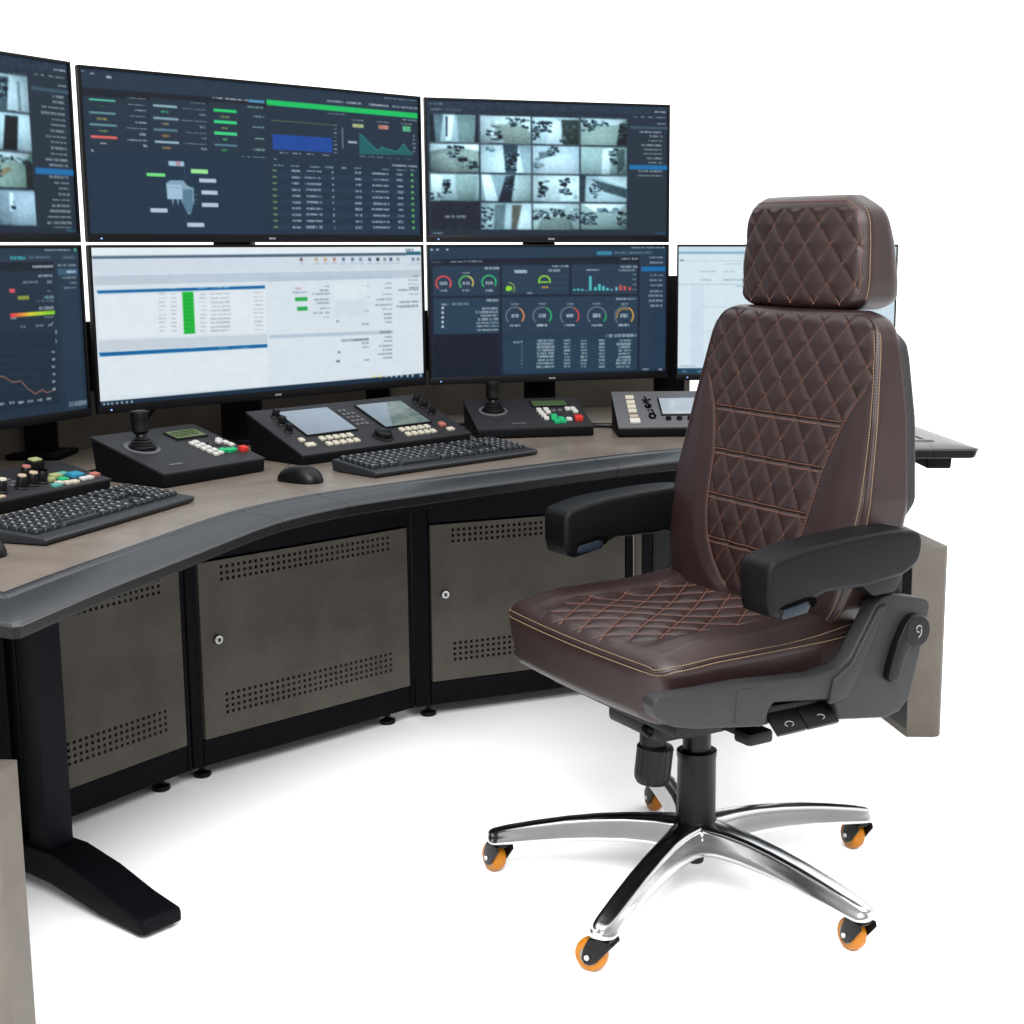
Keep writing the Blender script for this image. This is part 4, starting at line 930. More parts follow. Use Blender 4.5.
# cables
def cable(label, pts, r=.0035):
    c = catmull(pts, 6); b = MB(); b.tube([tuple(p) for p in c], r, 8); o = b.build('cable', M_plast); tag(o, label, 'cable', 'black cables on the desktop'); return o
cable('black cable between the mixing panel and left joystick controller', [(-1.10, 2.93, .745), (-1.13, 3.0, .727), (-1.12, 3.05, .725), (-1.09, 3.08, .725), (-1.05, 3.2, .725)], .0045)
cable('black cable hanging behind the left joystick controller under the white monitor', [(-.99, 3.32, .84), (-1.02, 3.30, .79), (-1.0, 3.25, .735), (-.93, 3.22, .7255)], .005)
cable('black cable lying between the twin-screen panel and second joystick controller', [(-.42, 3.90, .727), (-.36, 3.95, .726), (-.30, 3.93, .726), (-.22, 3.95, .726)], .005)
cable('black cable lying between the second joystick controller and grey keyer', [(-.10, 3.96, .727), (-.03, 3.93, .7265), (.03, 3.92, .7265), (.10, 3.93, .727)], .006)

# ---------------------------------------------------------------- chair
SZ, SYO = .017, -.012
CH = thing('operator_chair', 'brown quilted leather swivel chair with headrest, armrests and orange wheels', 'chair', (.18, 2.662, 0), R(-57))
CX = -.02
def rbp(p, s, r):
    s = np.array(s); q = np.clip(p, -(s - r), s - r); d = p - q; L = np.linalg.norm(d, axis=-1, keepdims=True); L = np.where(L < 1e-12, 1, L)
    return q + r * d / L, d / L
def rbox(s, r, step):
    s = np.array(s, float); V = []; F = []; off = 0
    for ax in range(3):
        o = [a for a in range(3) if a != ax]
        for sg in (-1, 1):
            n0 = max(2, int(math.ceil(2 * s[o[0]] / step))); n1 = max(2, int(math.ceil(2 * s[o[1]] / step)))
            a, b = np.meshgrid(np.linspace(-s[o[0]], s[o[0]], n0 + 1), np.linspace(-s[o[1]], s[o[1]], n1 + 1), indexing='ij')
            P = np.empty((n0 + 1, n1 + 1, 3)); P[..., o[0]] = a; P[..., o[1]] = b; P[..., ax] = s[ax] * sg
            V.append(P.reshape(-1, 3)); idx = np.arange((n0 + 1) * (n1 + 1)).reshape(n0 + 1, n1 + 1) + off
            F.append(np.stack([idx[:-1, :-1], idx[1:, :-1], idx[1:, 1:], idx[:-1, 1:]], -1).reshape(-1, 4)); off += (n0 + 1) * (n1 + 1)
    V = np.concatenate(V); F = np.concatenate(F)
    key = np.round(V, 6); u, first, inv = np.unique(key, axis=0, return_index=True, return_inverse=True)
    return V[first], inv.reshape(-1)[F]
def cushion(name, s, r, step, fn, m, parent, ang=60):
    V, F = rbox(s, r, step); P, D = rbp(V, s, r); Q = fn(P, D)
    b = MB(); b.v = [tuple(p) for p in Q.tolist()]; b.f = [tuple(f) for f in F.tolist()]
    return b.build(name, m, parent, ang=ang)
def stitches(mb, pts, nrm, step=.0062, ln=.0046, r=.0011, lift=.0004):
    pts = np.array(pts); nrm = np.array(nrm)
    if len(pts) < 2: return
    L = np.concatenate([[0], np.cumsum(np.linalg.norm(np.diff(pts, axis=0), axis=1))])
    s = 0.0
    def at(t): return np.array([np.interp(t, L, pts[:, k]) for k in range(3)])
    while s + ln < L[-1]:
        a, b = at(s), at(s + ln); i = min(np.searchsorted(L, s), len(nrm) - 1); n = nrm[i] / (np.linalg.norm(nrm[i]) + 1e-9)
        d = b - a; d = d / (np.linalg.norm(d) + 1e-9); c = np.cross(d, n); o = n * lift
        vs = []
        for p, k in ((a, .6), ((a + b) / 2, 1.0), (b, .6)):
            for (x, y) in ((1, 0), (.5, .8), (-.5, .8), (-1, 0)): vs.append(tuple(p + o + c * r * x * k + n * r * y * k))
        fs = [(0, 1, 5, 4), (1, 2, 6, 5), (2, 3, 7, 6), (4, 5, 9, 8), (5, 6, 10, 9), (6, 7, 11, 10), (0, 3, 2, 1), (8, 9, 10, 11)]
        mb.add(vs, fs); s += step

def dia(x, z, w, h, x0=0., z0=0.):
    a = (x - x0) / w + (z - z0) / h; b = (x - x0) / w - (z - z0) / h
    g = lambda t: np.abs(np.sin(np.pi * t))
    return (np.minimum(g(a), g(b))) ** .42
def diamond_lines(inside, w, h, x0, z0, xr, zr, nn=None):
    """polylines of the quilting inside a region"""
    out = []
    for fam in (1, -1):
        K = int((abs(xr[1] - xr[0]) / w + abs(zr[1] - zr[0]) / h)) + 4
        for k in range(-K, K):
            z = np.arange(zr[0], zr[1], .0015); x = x0 + w * (k - fam * (z - z0) / h)
            ok = inside(x, z); run = []
            for i in range(len(z)):
                if ok[i]: run.append((x[i], z[i]))
                elif run:
                    if len(run) > 6: out.append(run)
                    run = []
            if len(run) > 6: out.append(run)
    return out

# -- backrest
CB = -.013
BWt = [(.50, .190), (.53, .225), (.57, .252), (.62, .268), (.70, .278), (.76, .278), (.89, .263), (1.0, .244), (1.03, .238), (1.055, .227), (1.07, .212), (1.082, .186)]
BTt = [(.50, .09), (.6, .11), (.75, .117), (.9, .098), (1.0, .078), (1.08, .055)]
BXt = [(.55, .03), (.57, .07), (.60, .10), (.64, .125), (.70, .142), (.75, .15), (.80, .156), (.84, .168), (.888, .185), (.93, .21), (.96, .235), (1.1, .30)]
bW = table(BWt); bX = table(BXt, .03)
QW, QH = .0625, .0685
def band(z):   # returns phase origin per band and distance to the nearest double seam
    return np.where(z > .885, .885, np.where(z > .803, .803, np.where(z > .72, .72, .638)))
def b_in(x, z, m=.0):
    return (np.abs(x - CB) < np.minimum(bX(z) - m, bW(z) - .011))
def b_surf(x, z):
    y = .111 + (z - .53) * .187
    X = np.abs(x - CB); bx = bX(z)
    bol = sstep(-.004, .045, X - bx) * (1 - sstep(.90, .97, z))
    edge = np.clip((X / np.maximum(bW(z), .01)), 0, 1)
    y = y - .008 * bol * (1 - .9 * sstep(.75, 1.0, edge)) + .008 * (edge ** 2)          # side bolsters stand proud, then fall away
    y = y - .012 * np.exp(-((z - .68) / .12) ** 2)                                        # lumbar
    zb = band(z); hh = np.where(z > .885, QH, .083)
    q = dia(x - CB, z, QW, hh, 0, zb)
    inr = sstep(0, .006, np.minimum(bx, bW(z) - .006) - X) * sstep(.55, .565, z) * (1 - sstep(1.066, 1.076, z))
    y = y - .0052 * (q - .55) * inr
    for zz in (.885, .803, .72, .638):
        gl = np.exp(-((z - zz) / .0035) ** 2) * inr; y = y + .0045 * gl
    y = y + .003 * np.exp(-((X - bx) / .004) ** 2) * (1 - sstep(.93, .97, z)) * (z > .56)
    return y
def b_fn(P, D):
    z = .79 + P[:, 2]; x = CB + P[:, 0] * bW(z) / .25
    t = (P[:, 1] + .06) / .12
    front = np.clip(1 - t, 0, 1)
    wq = sstep(.55, .95, -D[:, 1])
    base = .111 + (z - .53) * .187
    ys = b_surf(x, z); yf = base + (ys - base) * (wq + (1 - wq) * .0)
    # rounding of the edges keeps its own depth in metres
    y = np.where(P[:, 1] < 0, yf + (P[:, 1] + .06) * 1.0, 0)
    T = interp(z, BTt); yb = base + T + (P[:, 1] - .06)
    y = np.where(P[:, 1] < -.03, yf + (P[:, 1] + .06), np.where(P[:, 1] > .03, yb, base + .03 + (T - .06) * ((P[:, 1] + .03) / .06)))
    return np.stack([x, y, z], -1)
back = cushion('backrest', (.25, .06, .292), .022, .0024, b_fn, M_leather, CH)
sx = MB()
def b_line(run, mb, **k):
    a = np.array(run); x, z = a[:, 0], a[:, 1]; y = b_surf(x, z) - .0006
    stitches(mb, np.stack([x, y, z], -1), np.tile([0, -1, .15], (len(a), 1)), **k)
for z0, z1, h, o in ((.889, 1.066, QH, .885), (.807, .881, .083, .803), (.724, .799, .083, .72), (.642, .716, .083, .638), (.556, .634, .083, .638)):
    for run in diamond_lines(lambda x, z: b_in(x, z, .003), QW, h, CB, o, (-.3, .26), (z0, z1)): b_line(run, sx)
for zz in (.885, .803, .72, .638):
    for dz in (-.0045, .0045):
        w_ = min(bX(zz), bW(zz) - .014) - .002; xs = np.arange(CB - w_, CB + w_, .003); b_line([(x, zz + dz) for x in xs], sx)
for sg in (-1, 1):
    zs = np.arange(.56, .955, .003); b_line([(CB + sg * (bX(z) + .001), z) for z in zs if bX(z) < bW(z) - .016], sx)
sx.build('quilt_stitching', M_thread, back)
s2 = MB()
for sg in (-1, 1):
    for e, st in ((.010, .0055), (.004, .0055)):
        if sg < 0 and e > .008: continue
        pts = []; nr_ = []
        for zz in np.arange(-.24, .262, .003):
            p = np.array([[sg * (.25 - e), -.06, zz]]) if e > .008 else np.array([[sg * .25, -.06 + .013, zz]])
            P, D = rbp(p, (.25, .06, .292), .022); pts.append(b_fn(P, D)[0] + D[0] * .0005); nr_.append(D[0])
        stitches(s2, pts, nr_, step=st, r=.0010)
s2.build('seam_stitching', M_thread2, back)
def piping(mb, s, r, fn, curve, rad=.0022):
    pts = []
    for p in curve:
        P, D = rbp(np.array([p]), s, r); pts.append(tuple(fn(P, D)[0] + D[0] * .0002))
    mb.tube(pts, rad, 6)
for sg in (-1, 1):
    pp = MB(); piping(pp, (.25, .06, .292), .022, b_fn, [(sg * .25, -.06, z) for z in np.arange(-.24, .262, .01)]); pp.build('piping', M_leather, back)
pp = MB()
# rear plastic shell
def sh_fn(P, D):
    z = .885 + P[:, 2]; x = CB + P[:, 0] * (bW(np.clip(z, .5, 1.07)) - .002 - .03 * (1 - sstep(.69, .76, z)) - .045 * sstep(1.02, 1.078, z)) / .25
    base = .111 + (z - .53) * .187 + interp(z, BTt)
    return np.stack([x, base - .001 + P[:, 1] + .020 * sstep(.9, 1.06, z) * 0, z], -1)
cushion('rear_shell', (.25, .011, .190), .009, .005, sh_fn, M_shell, CH)
# -- headrest
HWt = [(1.075, .158), (1.09, .172), (1.13, .178), (1.20, .174), (1.24, .169), (1.26, .160), (1.28, .132)]
hW = table(HWt, .035)
def h_surf(x, z):
    y = .216 + (z - 1.09) * .06 + .014 * ((x - CX) / .16) ** 2
    q = dia(x - CX, z, QW, .071, 0, 1.092); inr = sstep(0, .006, hW(z) - .005 - np.abs(x - CX)) * (1 - sstep(1.256, 1.262, z))
    return y - .0055 * (q - .55) * inr
def h_fn(P, D):
    z = 1.183 + P[:, 2] * 1.04; x = CX + P[:, 0] * hW(z) / .165
    wq = sstep(.55, .95, -D[:, 1]); base = .216 + (z - 1.09) * .06 + .014 * ((x - CX) / .16) ** 2
    yf = base + (h_surf(x, z) - base) * wq
    T = interp(z, [(1.085, .120), (1.2, .098), (1.25, .082), (1.28, .070)]); k = T - .08
    y = np.where(P[:, 1] < -.015, yf + P[:, 1] + .04, base + .025 + (P[:, 1] + .015) * (T - .025) / .055)
    x = CX + (x - CX) * (1 - .06 * np.clip((P[:, 1] + .04) / .08, 0, 1))
    return np.stack([x, y, z], -1)
b_ = MB()
for xx in (-.07, .05): b_.tube([(xx, .27, 1.02), (xx, .265, 1.12)], .007, 10)
b_.build('headrest_stems', M_plast, CH)
head = cushion('headrest', (.165, .04, .098), .026, .0024, h_fn, M_leather, CH)
hs = MB()
for run in diamond_lines(lambda x, z: np.abs(x - CX) < hW(z) - .017, QW, .071, CX, 1.092, (-.2, .17), (1.090, 1.257)):
    a = np.array(run); x, z = a[:, 0], a[:, 1]; stitches(hs, np.stack([x, h_surf(x, z) - .0006, z], -1), np.tile([0, -1, .15], (len(a), 1)))
hs.build('quilt_stitching', M_thread, head)
hs = MB(); hs2 = MB()
S3 = (.165, .04, .098)
def ring_curve(e, y):
    c = []
    X, Z = .165 - e, .098 - e; rr_ = .02
    for z in np.arange(-Z + rr_, Z - rr_, .003): c.append((X, y, z))
    for k in range(9): a = k / 8 * math.pi / 2; c.append((X - rr_ + rr_ * math.cos(a), y, Z - rr_ + rr_ * math.sin(a)))
    for x in np.arange(X - rr_, -X + rr_, -.003): c.append((x, y, Z))
    for k in range(9): a = math.pi / 2 + k / 8 * math.pi / 2; c.append((-X + rr_ + rr_ * math.cos(a), y, Z - rr_ + rr_ * math.sin(a)))
    for z in np.arange(Z - rr_, -Z + rr_, -.003): c.append((-X, y, z))
    return c
for e in (.007,):
    pts = []; nr_ = []
    for p in ring_curve(e, -.04):
        P, D = rbp(np.array([p]), S3, .026); pts.append(h_fn(P, D)[0] + D[0] * .0006); nr_.append(D[0])
    stitches(hs, pts, nr_, step=.0055, r=.0010)
hs.build('edge_stitching', M_thread, head)
pts = []; nr_ = []
for p in [(.165, -.024, z) for z in np.arange(-.08, .085, .003)]:
    P, D = rbp(np.array([p]), S3, .026); pts.append(h_fn(P, D)[0] + D[0] * .0006); nr_.append(D[0])
stitches(hs2, pts, nr_, step=.0055, r=.0010)
hs2.build('seam_stitching', M_thread2, head)
# -- seat
CS = -.029
SS = (.26, .235, .062)
SWt = [(-.257, .198), (-.254, .212), (-.250, .228), (-.242, .242), (-.230, .253), (-.210, .261), (-.18, .264), (.1, .262), (.2, .252), (.24, .235)]
sW = table(SWt, .006)
def s_top(x, y):
    X = np.abs(x - CS - .0); z = .522 + 0 * x
    z = z + .010 * sstep(.15, .19, X) * (1 - sstep(.225, .26, X)) * sstep(-.24, -.12, y)
    z = z - .006 * (1 - sstep(-.25, -.13, y)) + .012 * sstep(.0, .2, y) - .006 * np.exp(-((y - .0) / .1) ** 2) * (X < .17)
    z = z - .016 * (1 - sstep(-.262, -.215, y)) - .010 * sstep(.225, .262, X)
    q = dia(x - CS, y, .066, .080, 0, .02); inr = sstep(0, .008, .172 - X - .05 * (1 - sstep(-.24, -.12, y))) * sstep(-.238, -.228, y)
    return z + .0050 * (q - .55) * inr
def s_fn(P, D):
    y = -.02 + P[:, 1]; x = CS + P[:, 0] * sW(y) / .26 * 1.035
    tb = np.clip((.062 - P[:, 2]) / .124, 0, 1)
    wq = sstep(.5, .95, D[:, 2]); xx = CS + (x - CS) * (1 - .06 * tb)
    base = .522 - .006 * (1 - sstep(-.25, -.13, y))
    base = base - .016 * (1 - sstep(-.262, -.215, y)) - .010 * sstep(.225, .262, np.abs(x - CS)); zt = base + (s_top(x, y) - base) * wq
    z = np.where(P[:, 2] > 0, zt + (P[:, 2] - .062), .398 + (P[:, 2] + .062))
    yy = y + .012 * (np.abs(x - CS) / .26) ** 2 * sstep(-.25, .1, y) * 0 + .012 * (np.abs(x - CS) / .26) ** 2 * (1 - sstep(-.25, .1, y)) + .012 * tb * (1 - sstep(-.2, .0, y))
    return np.stack([xx, yy, z], -1)
_s = s_fn
def s_fn(P, D):
    q = _s(P, D); q[:, 1] += SYO; q[:, 2] += SZ; return q
seat = cushion('seat', SS, .022, .0026, s_fn, M_leather, CH)
ss = MB()
def s_inside(x, y): return (np.abs(x - CS) < .170 - .05 * (1 - sstep(-.24, -.12, y))) & (y > -.234)
for run in diamond_lines(s_inside, .066, .080, CS, .02, (-.3, .26), (-.236, .17)):
    a = np.array(run); x, y = a[:, 0], a[:, 1]; yy = y + .012 * (np.abs(x - CS) / .26) ** 2 * sstep(-.25, .1, y) * 0 + .012 * (np.abs(x - CS) / .26) ** 2 * (1 - sstep(-.25, .1, y))
    stitches(ss, np.stack([x, yy + SYO, s_top(x, y) + .0011 + SZ], -1), np.tile([0, 0, 1.], (len(a), 1)), r=.0012, lift=.0008)
ss.build('quilt_stitching', M_thread, seat)
s3 = MB(); pp = MB()
def seat_ring(zoff, e=0):
    c = []
    for y in np.arange(.20, -.2345 + e, -.003): c.append((.26 - e, y, zoff))
    for x in np.arange(.26 - e, -.26 + e, -.004): c.append((x, -.235 + e, zoff))
    for y in np.arange(-.2345 + e, .20, .003): c.append((-.26 + e, y, zoff))
    return c
for c in (seat_ring(.062, .0065), seat_ring(.062 - .0085)):
    pts = []; nr_ = []
    for p in c:
        P, D = rbp(np.array([p]), SS, .022); pts.append(s_fn(P, D)[0] + D[0] * .0006); nr_.append(D[0])
    stitches(s3, pts, nr_, step=.0058, r=.0011)
s3.build('seam_stitching', M_thread2, seat)
piping(pp, SS, .022, s_fn, seat_ring(.062, 0)[::2], .0022); pp.build('piping', M_leather, seat)
# -- side shells
def side_shell(x0, x1, out):
    pts = [(-.295, .497), (-.302, .485), (-.293, .462), (-.262, .442), (-.215, .430), (-.08, .410), (-.070, .415), (-.066, .437), (-.055, .447), (.065, .432), (.080, .420), (.088, .392), (.20, .376), (.232, .382), (.256, .402), (.270, .45), (.297, .556), (.298, .572), (.288, .580), (.205, .600), (.185, .598), (.168, .588), (.130, .530), (.110, .500), (.085, .486), (.03, .480), (-.12, .492), (-.22, .493)]
    b = MB(); b.prism(pts, x0, x1, 'x', .006, seg=3); return b.build('side_shell', M_shell, CH, ang=40)
sh = side_shell(.252, .287, 1)
b = MB(); b.prism([(-.135, .484), (-.085, .479), (-.09, .419), (-.14, .427)], .2865, .288, 'x', .0006); b.build('cover_plate', M_shell, sh)
b = MB(); b.prism([(-.215, .415), (-.20, .440), (.10, .46), (.17, .588), (.288, .580), (.297, .556), (.256, .402), (.20, .380), (-.20, .400)], -.312, -.285, 'x', .006); b.build('side_shell', M_shell, CH, ang=40)
# raised rib along the shell front
b = MB(); b.prism([(.06, .425), (.10, .43), (.13, .47), (.19, .585), (.17, .582), (.11, .49), (.07, .468)], .284, .294, 'x', .004); b.build('shell_rib', M_shell, sh)
# recliner handle
kb = MB(); kb.lathe([(.030, 0), (.030, .014), (.027, .019), (.020, .0195)], 40, Matrix.Translation((.287, .252, .530)) @ Matrix.Rotation(R(90), 4, 'Y'))
hdl = kb.build('recline_handle', M_plast, sh)
kb = MB(); kb.prism([(.238, .560), (.222, .545), (.205, .515), (.192, .480), (.186, .456), (.193, .446), (.212, .448), (.216, .462), (.226, .492), (.245, .51), (.262, .52)], .287, .305, 'x', .003); kb.build('lever', M_plast, hdl)
kb = MB(); Mg = Matrix.Translation((.3068, .252, .530))
kb.tube([Mg @ Vector((0, .006 * math.cos(a), .005 + .006 * math.sin(a))) for a in np.linspace(-.6, 4.8, 14)], .0013, 6)
kb.tube([Mg @ Vector((0, .006, .003)), Mg @ Vector((0, .005, -.006)), Mg @ Vector((0, -.001, -.011))], .0013, 6)
kb.build('handle_symbol', M_logo, hdl)
# paddles
pd = MB(); pd.prism([(-.070, .436), (.07, .430), (.075, .425), (.075, .405), (.0, .407), (-.070, .400)], .215, .262, 'x', .003); pdl = pd.build('paddle_housing', M_plast, CH)
for y0, y1 in ((-.052, .010), (.013, .082)):
    Mp = Matrix.Translation((.262, (y0 + y1) / 2, .417)) @ Matrix.Rotation(R(38), 4, 'Y')
    b = MB(); b.box((.018, 0, 0), (.046, y1 - y0, .008), .002, Mp); k = b.build('paddle', M_plast, pdl)
    g = MB(); g.tube([Mp @ Vector((.026 + .005 * math.cos(a), .009 * math.sin(a), .0048)) for a in np.linspace(.3, 5.6 if y0 < 0 else 3.6, 14)], .0009, 5); g.build('paddle_symbol', M_logo, k)
# -- armrests
def arm(x0, x1, dz):
    pts = [(-.122, .640), (-.122, .690), (-.113, .703), (-.08, .711), (-.03, .719), (.06, .725), (.14, .727), (.195, .722), (.212, .710), (.213, .685), (.203, .664), (.170, .647), (.09, .638), (.0, .639), (-.028, .630), (-.036, .619), (-.100, .608), (-.116, .616)]
    pts = [(y, z + dz) for y, z in pts]
    op = [tuple(p) for p in catmull(pts[2:12], 4)]; op = pts[:2] + op + pts[12:]
    b = MB(); b.prism(op, x0, x1, 'x', .010, seg=4, only_caps=True); a = b.build('armrest', M_arm, CH, ang=50)
    xo = x1 if x1 > 0 else x1
    g = MB(); g.prism([(-.096, .612), (-.090, .623), (-.045, .630), (-.036, .624), (-.042, .613), (-.092, .608)], xo - .004, xo + .0012, 'x', .001); g.build('tilt_pad', M_blue, a)
    g = MB(); g.prism([(-.100, .6245), (-.092, .630), (-.045, .638), (-.026, .636), (-.022, .628), (-.030, .620), (-.034, .629), (-.045, .632), (-.092, .6245)], xo - .004, xo + .0009, 'x'); g.build('pad_recess', M_hole, a)
    # underside wedge and pivot
    xc = (x0 + x1) / 2; s_ = 1 if xc > 0 else -1
    c = MB(); c.prism([(.12, .632), (.205, .665), (.225, .69), (.235, .64), (.21, .60), (.16, .60)], xc - s_ * .075, xc - s_ * .02, 'x', .005); c.build('arm_pivot', M_plast, a)
    return a
arm(.268, .348, 0); arm(-.348, -.265, -.010)
c = MB(); c.box((CX, .235, .63), (.52, .05, .05), .006); c.box((.235, .235, .60), (.03, .06, .12), .005); c.box((CX - .255, .235, .60), (.03, .06, .12), .005); c.build('back_frame', M_plast, CH)
# -- under-seat pan and mechanism
c = MB(); c.box((CX, -.0, .392), (.40, .36, .03), .006); c.box((.01, -.02, .362), (.17, .26, .05), .010); c.box((0, .0, .330), (.09, .13, .035), .010); mech = c.build('tilt_mechanism', M_plast, CH)
for (x, y, z) in ((.055, -.15, .352), (.075, -.03, .345)):
    b = MB(); b.lathe([(.013, 0), (.013, .006), (.007, .008), (.007, .014), (.004, .016)], 16, Matrix.Translation((x, y, z)) @ Matrix.Rotation(R(60), 4, 'Y')); b.build('bolt', M_plast, mech)
b = MB(); b.lathe([(.024, .335), (.0245, .300), (.0255, .299)], 32, Matrix.Translation((0, -.10, 0))); b.build('knob_stem', M_plast, mech)
b = MB(); Mt = Matrix.Translation((0, -.103, .225)) @ Matrix.Rotation(R(-7), 4, 'X')
b.lathe([(.018, 0), (.027, .003), (.0325, .012), (.0335, .022), (.0335, .066), (.0345, .070), (.031, .076), (.024, .077)], 48, Mt, ribs=24, ribd=.0013); b.build('tension_knob', M_plast, mech)
b = MB(); b.box((.10, .0, .352), (.10, .04, .020), .005); b.box((.165, .0, .347), (.045, .055, .024), .007); b.build('height_lever', M_plast, mech)
b = MB(); b.lathe([(.009, 0), (.010, .006), (.006, .012), (.006, .03)], 16, Matrix.Translation((-.235, -.19, .392))); b.build('pan_bolt', M_plast, mech)
b = MB(); b.lathe([(.0265, .262), (.0265, .335)], 32); b.build('gas_column', M_plast, CH)
b = MB(); b.lathe([(.038, .128), (.040, .136), (.0365, .142), (.0360, .258), (.0375, .262), (.0375, .272), (.034, .2735), (.028, .273)], 40); b.build('column_cover', M_plast, CH)
b = MB(); b.lathe([(.014, .052), (.016, .055), (.016, .085)], 24); b.build('base_plug', M_plast, CH)
# -- five star base
BA = 26.6 + 57   # local angle of the first leg
hub = MB(); hub.lathe([(.030, .075), (.046, .080), (.056, .095), (.058, .118), (.052, .132), (.040, .137), (.038, .1375)], 50)
hubo = hub.build('base_hub', M_chrome, CH, ang=60)
def base_leg(a):
    S_t = [(.020, .138, .030, .048, .082), (.045, .1385, .029, .040, .086), (.08, .139, .0235, .034, .092), (.13, .137, .0205, .0305, .093), (.19, .131, .0195, .0285, .090), (.25, .122, .019, .0275, .085), (.31, .110, .0185, .0270, .078), (.36, .0985, .0180, .0265, .071), (.385, .092, .0175, .0262, .068)]
    ss_ = [s[0] for s in S_t]; vs = []; fs = []; N = 0
    xs = list(np.linspace(.020, .375, 26)) + [.385, .392, .397, .400]
    for k, s_ in enumerate(xs):
        zt = np.interp(s_, ss_, [q[1] for q in S_t]); wt = np.interp(s_, ss_, [q[2] for q in S_t]); wb = np.interp(s_, ss_, [q[3] for q in S_t]); zb = np.interp(s_, ss_, [q[4] for q in S_t])
        if s_ > .380:
            f = math.sqrt(max(0, 1 - ((s_ - .378) / .0235) ** 2)); wt *= max(f, .12) ; wb *= max(f, .3); zt -= .010 * (1 - f)
        half = [(0, zt + .0005), (wt * .55, zt), (wt * .85, zt - .0015), (wt, zt - .005), (wt * .99 + .001, zt - .009), (lerp(wt, wb, .55), lerp(zt, zb, .52)), (wb * .97, lerp(zt, zb, .80)), (wb, lerp(zt, zb, .90)), (wb * .97, zb)]
        ring = [(w_, z_) for w_, z_ in half] + [(-w_, z_) for w_, z_ in reversed(half[1:])]
        N = len(ring)
        for (w_, z_) in ring: vs.append((s_, w_, z_))
    for i in range(len(xs) - 1):
        for k in range(N):
            k2 = (k + 1) % N; fs.append((i * N + k, i * N + k2, (i + 1) * N + k2, (i + 1) * N + k))
    fs.append(tuple(range(N))); fs.append(tuple(reversed(range((len(xs) - 1) * N, len(xs) * N))))
    b = MB(); b.add(vs, fs, Matrix.Rotation(R(a), 4, 'Z')); return b.build('base_leg', M_chrome, CH, ang=48)
casters = [(0, 205), (1, 200), (2, 215), (3, 243), (4, 210)]  # world heading of each wheel's axle
for k, wa in casters:
    a = BA + 72 * k; base_leg(a)
    cx, cy = .378 * math.cos(R(a)), .378 * math.sin(R(a))
    la = wa + 57
    M = Matrix.Translation((cx, cy, 0)) @ Matrix.Rotation(R(la), 4, 'Z')    # local x = axle
    f = MB(); f.lathe([(.017, .058), (.019, .060), (.019, .067), (.0145, .069), (.0145, .073)], 24, M)
    for sg in (-1, 1):
        f.prism([(-.020, .063), (.019, .063), (.022, .054), (-.006, .022), (-.018, .0155), (-.028, .017), (-.033, .026), (-.029, .044)], sg * .0165 - .0018, sg * .0165 + .0018, 'x', .001, M)
    f.box((0, -.001, .061), (.036, .036, .004), .0015, M)
    fo_ = f.build('caster', M_plast, CH)
    wy = -.022
    Mw = M @ Matrix.Translation((0, wy, .029)) @ Matrix.Rotation(R(90), 4, 'Y')
    w_ = MB(); w_.lathe([(.019, -.0135), (.024, -.0130), (.0275, -.0095), (.029, -.004), (.029, .004), (.0275, .0095), (.024, .0130), (.019, .0135)], 40, Mw); w_.build('wheel', M_orange, fo_)
    h_ = MB(); h_.lathe([(.008, -.0140), (.0165, -.0141), (.0168, -.013), (.0168, .013), (.0165, .0141), (.008, .0140)], 32, Mw); h_.build('wheel_hub', M_hub, fo_)
    g = MB(); g.lathe([(.0045, -.0205), (.0052, -.0195), (.0052, .0195), (.0045, .0205)], 16, Mw); g.build('axle', M_bolt, fo_)

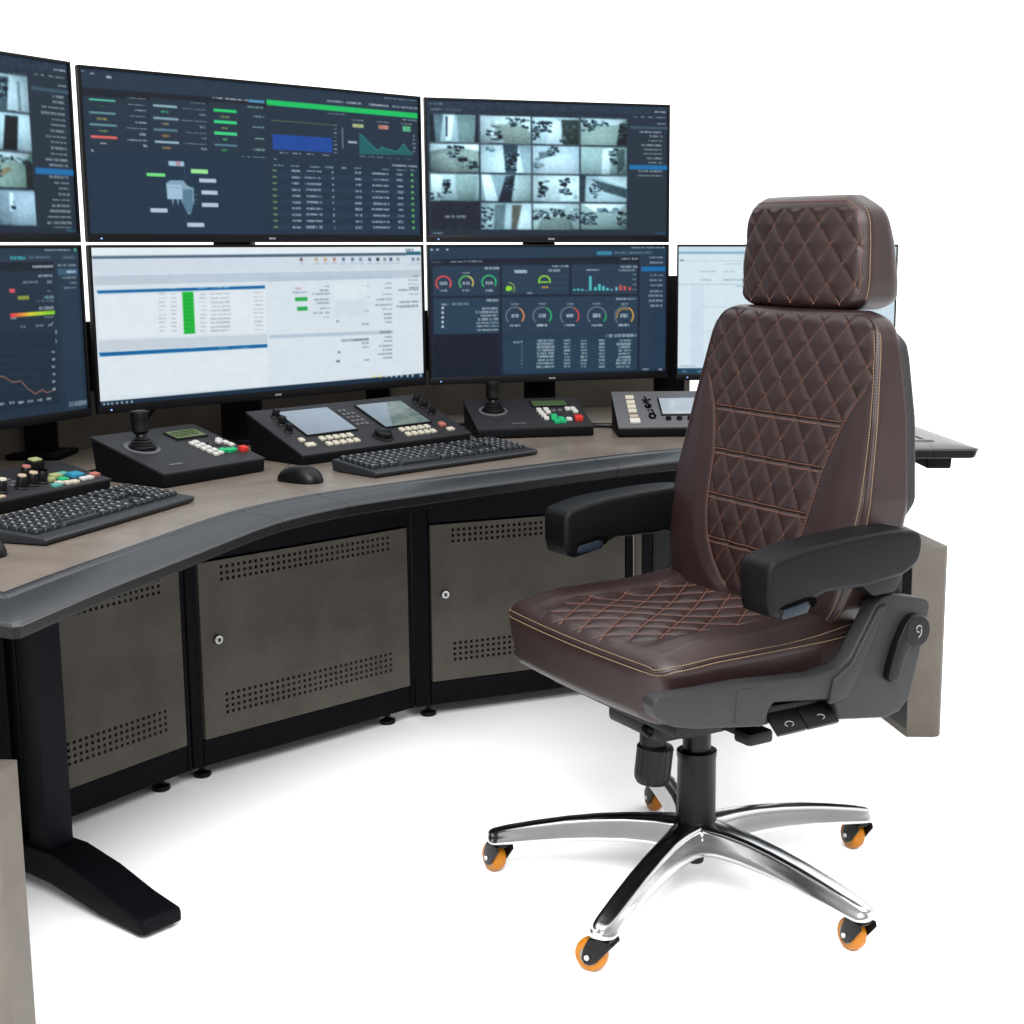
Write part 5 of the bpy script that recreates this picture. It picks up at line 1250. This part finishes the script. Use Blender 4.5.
# ---------------------------------------------------------------- camera
cam = bpy.data.cameras.new('camera'); co = bpy.data.objects.new('camera', cam); COL.objects.link(co)
co.location = (0, 0, 1.2); co.rotation_euler = (R(90 - 10.2), 0, 0)
cam.sensor_width = 36; cam.lens = 1497 / 1024 * 36; cam.shift_x = -(600 - 512) / 1024.0
cam.clip_start = .05; cam.clip_end = 400
scene.camera = co

# ---------------------------------------------------------------- light
w = bpy.data.worlds.new('World'); scene.world = w; w.use_nodes = True
nt = w.node_tree; bg = nt.nodes['Background']
tc = nt.nodes.new('ShaderNodeTexCoord'); sp = nt.nodes.new('ShaderNodeSeparateXYZ'); nt.links.new(tc.outputs['Generated'], sp.inputs[0])
# white studio backdrop ahead of the camera, dimmer room behind it
mr = nt.nodes.new('ShaderNodeMapRange'); mr.interpolation_type = 'SMOOTHSTEP'
mr.inputs['From Min'].default_value = -.35; mr.inputs['From Max'].default_value = .55
mr.inputs['To Min'].default_value = .34; mr.inputs['To Max'].default_value = .85
nt.links.new(sp.outputs['Y'], mr.inputs['Value'])
mu = nt.nodes.new('ShaderNodeMapRange'); mu.interpolation_type = 'SMOOTHSTEP'
mu.inputs['From Min'].default_value = .25; mu.inputs['From Max'].default_value = .75
mu.inputs['To Min'].default_value = 0; mu.inputs['To Max'].default_value = .30
nt.links.new(sp.outputs['Z'], mu.inputs['Value'])
ad = nt.nodes.new('ShaderNodeMath'); ad.operation = 'ADD'; nt.links.new(mr.outputs[0], ad.inputs[0]); nt.links.new(mu.outputs[0], ad.inputs[1])
nt.links.new(ad.outputs[0], bg.inputs['Strength']); bg.inputs['Color'].default_value = (.985, .99, 1, 1)
def area(name, loc, rot, size, power, col=(1, 1, 1)):
    l = bpy.data.lights.new(name, 'AREA'); l.shape = 'RECTANGLE'; l.size, l.size_y = size; l.energy = power; l.color = col
    o = bpy.data.objects.new(name, l); COL.objects.link(o); o.location = loc; o.rotation_euler = rot; return o
area('ceiling_softbox', (-.3, 1.6, 3.6), (R(-12), 0, 0), (3.6, 2.6), 45, (1, .985, .96))
area('front_fill', (.2, -1.0, 3.7), (R(46), 0, R(3)), (3.4, 2.4), 230)  # added fill without a known source, whitens the floor below the desk

scene.view_settings.view_transform = 'Standard'; scene.view_settings.look = 'None'
scene.view_settings.exposure = EXPO; scene.view_settings.gamma = 1
scene.render.engine = 'CYCLES'
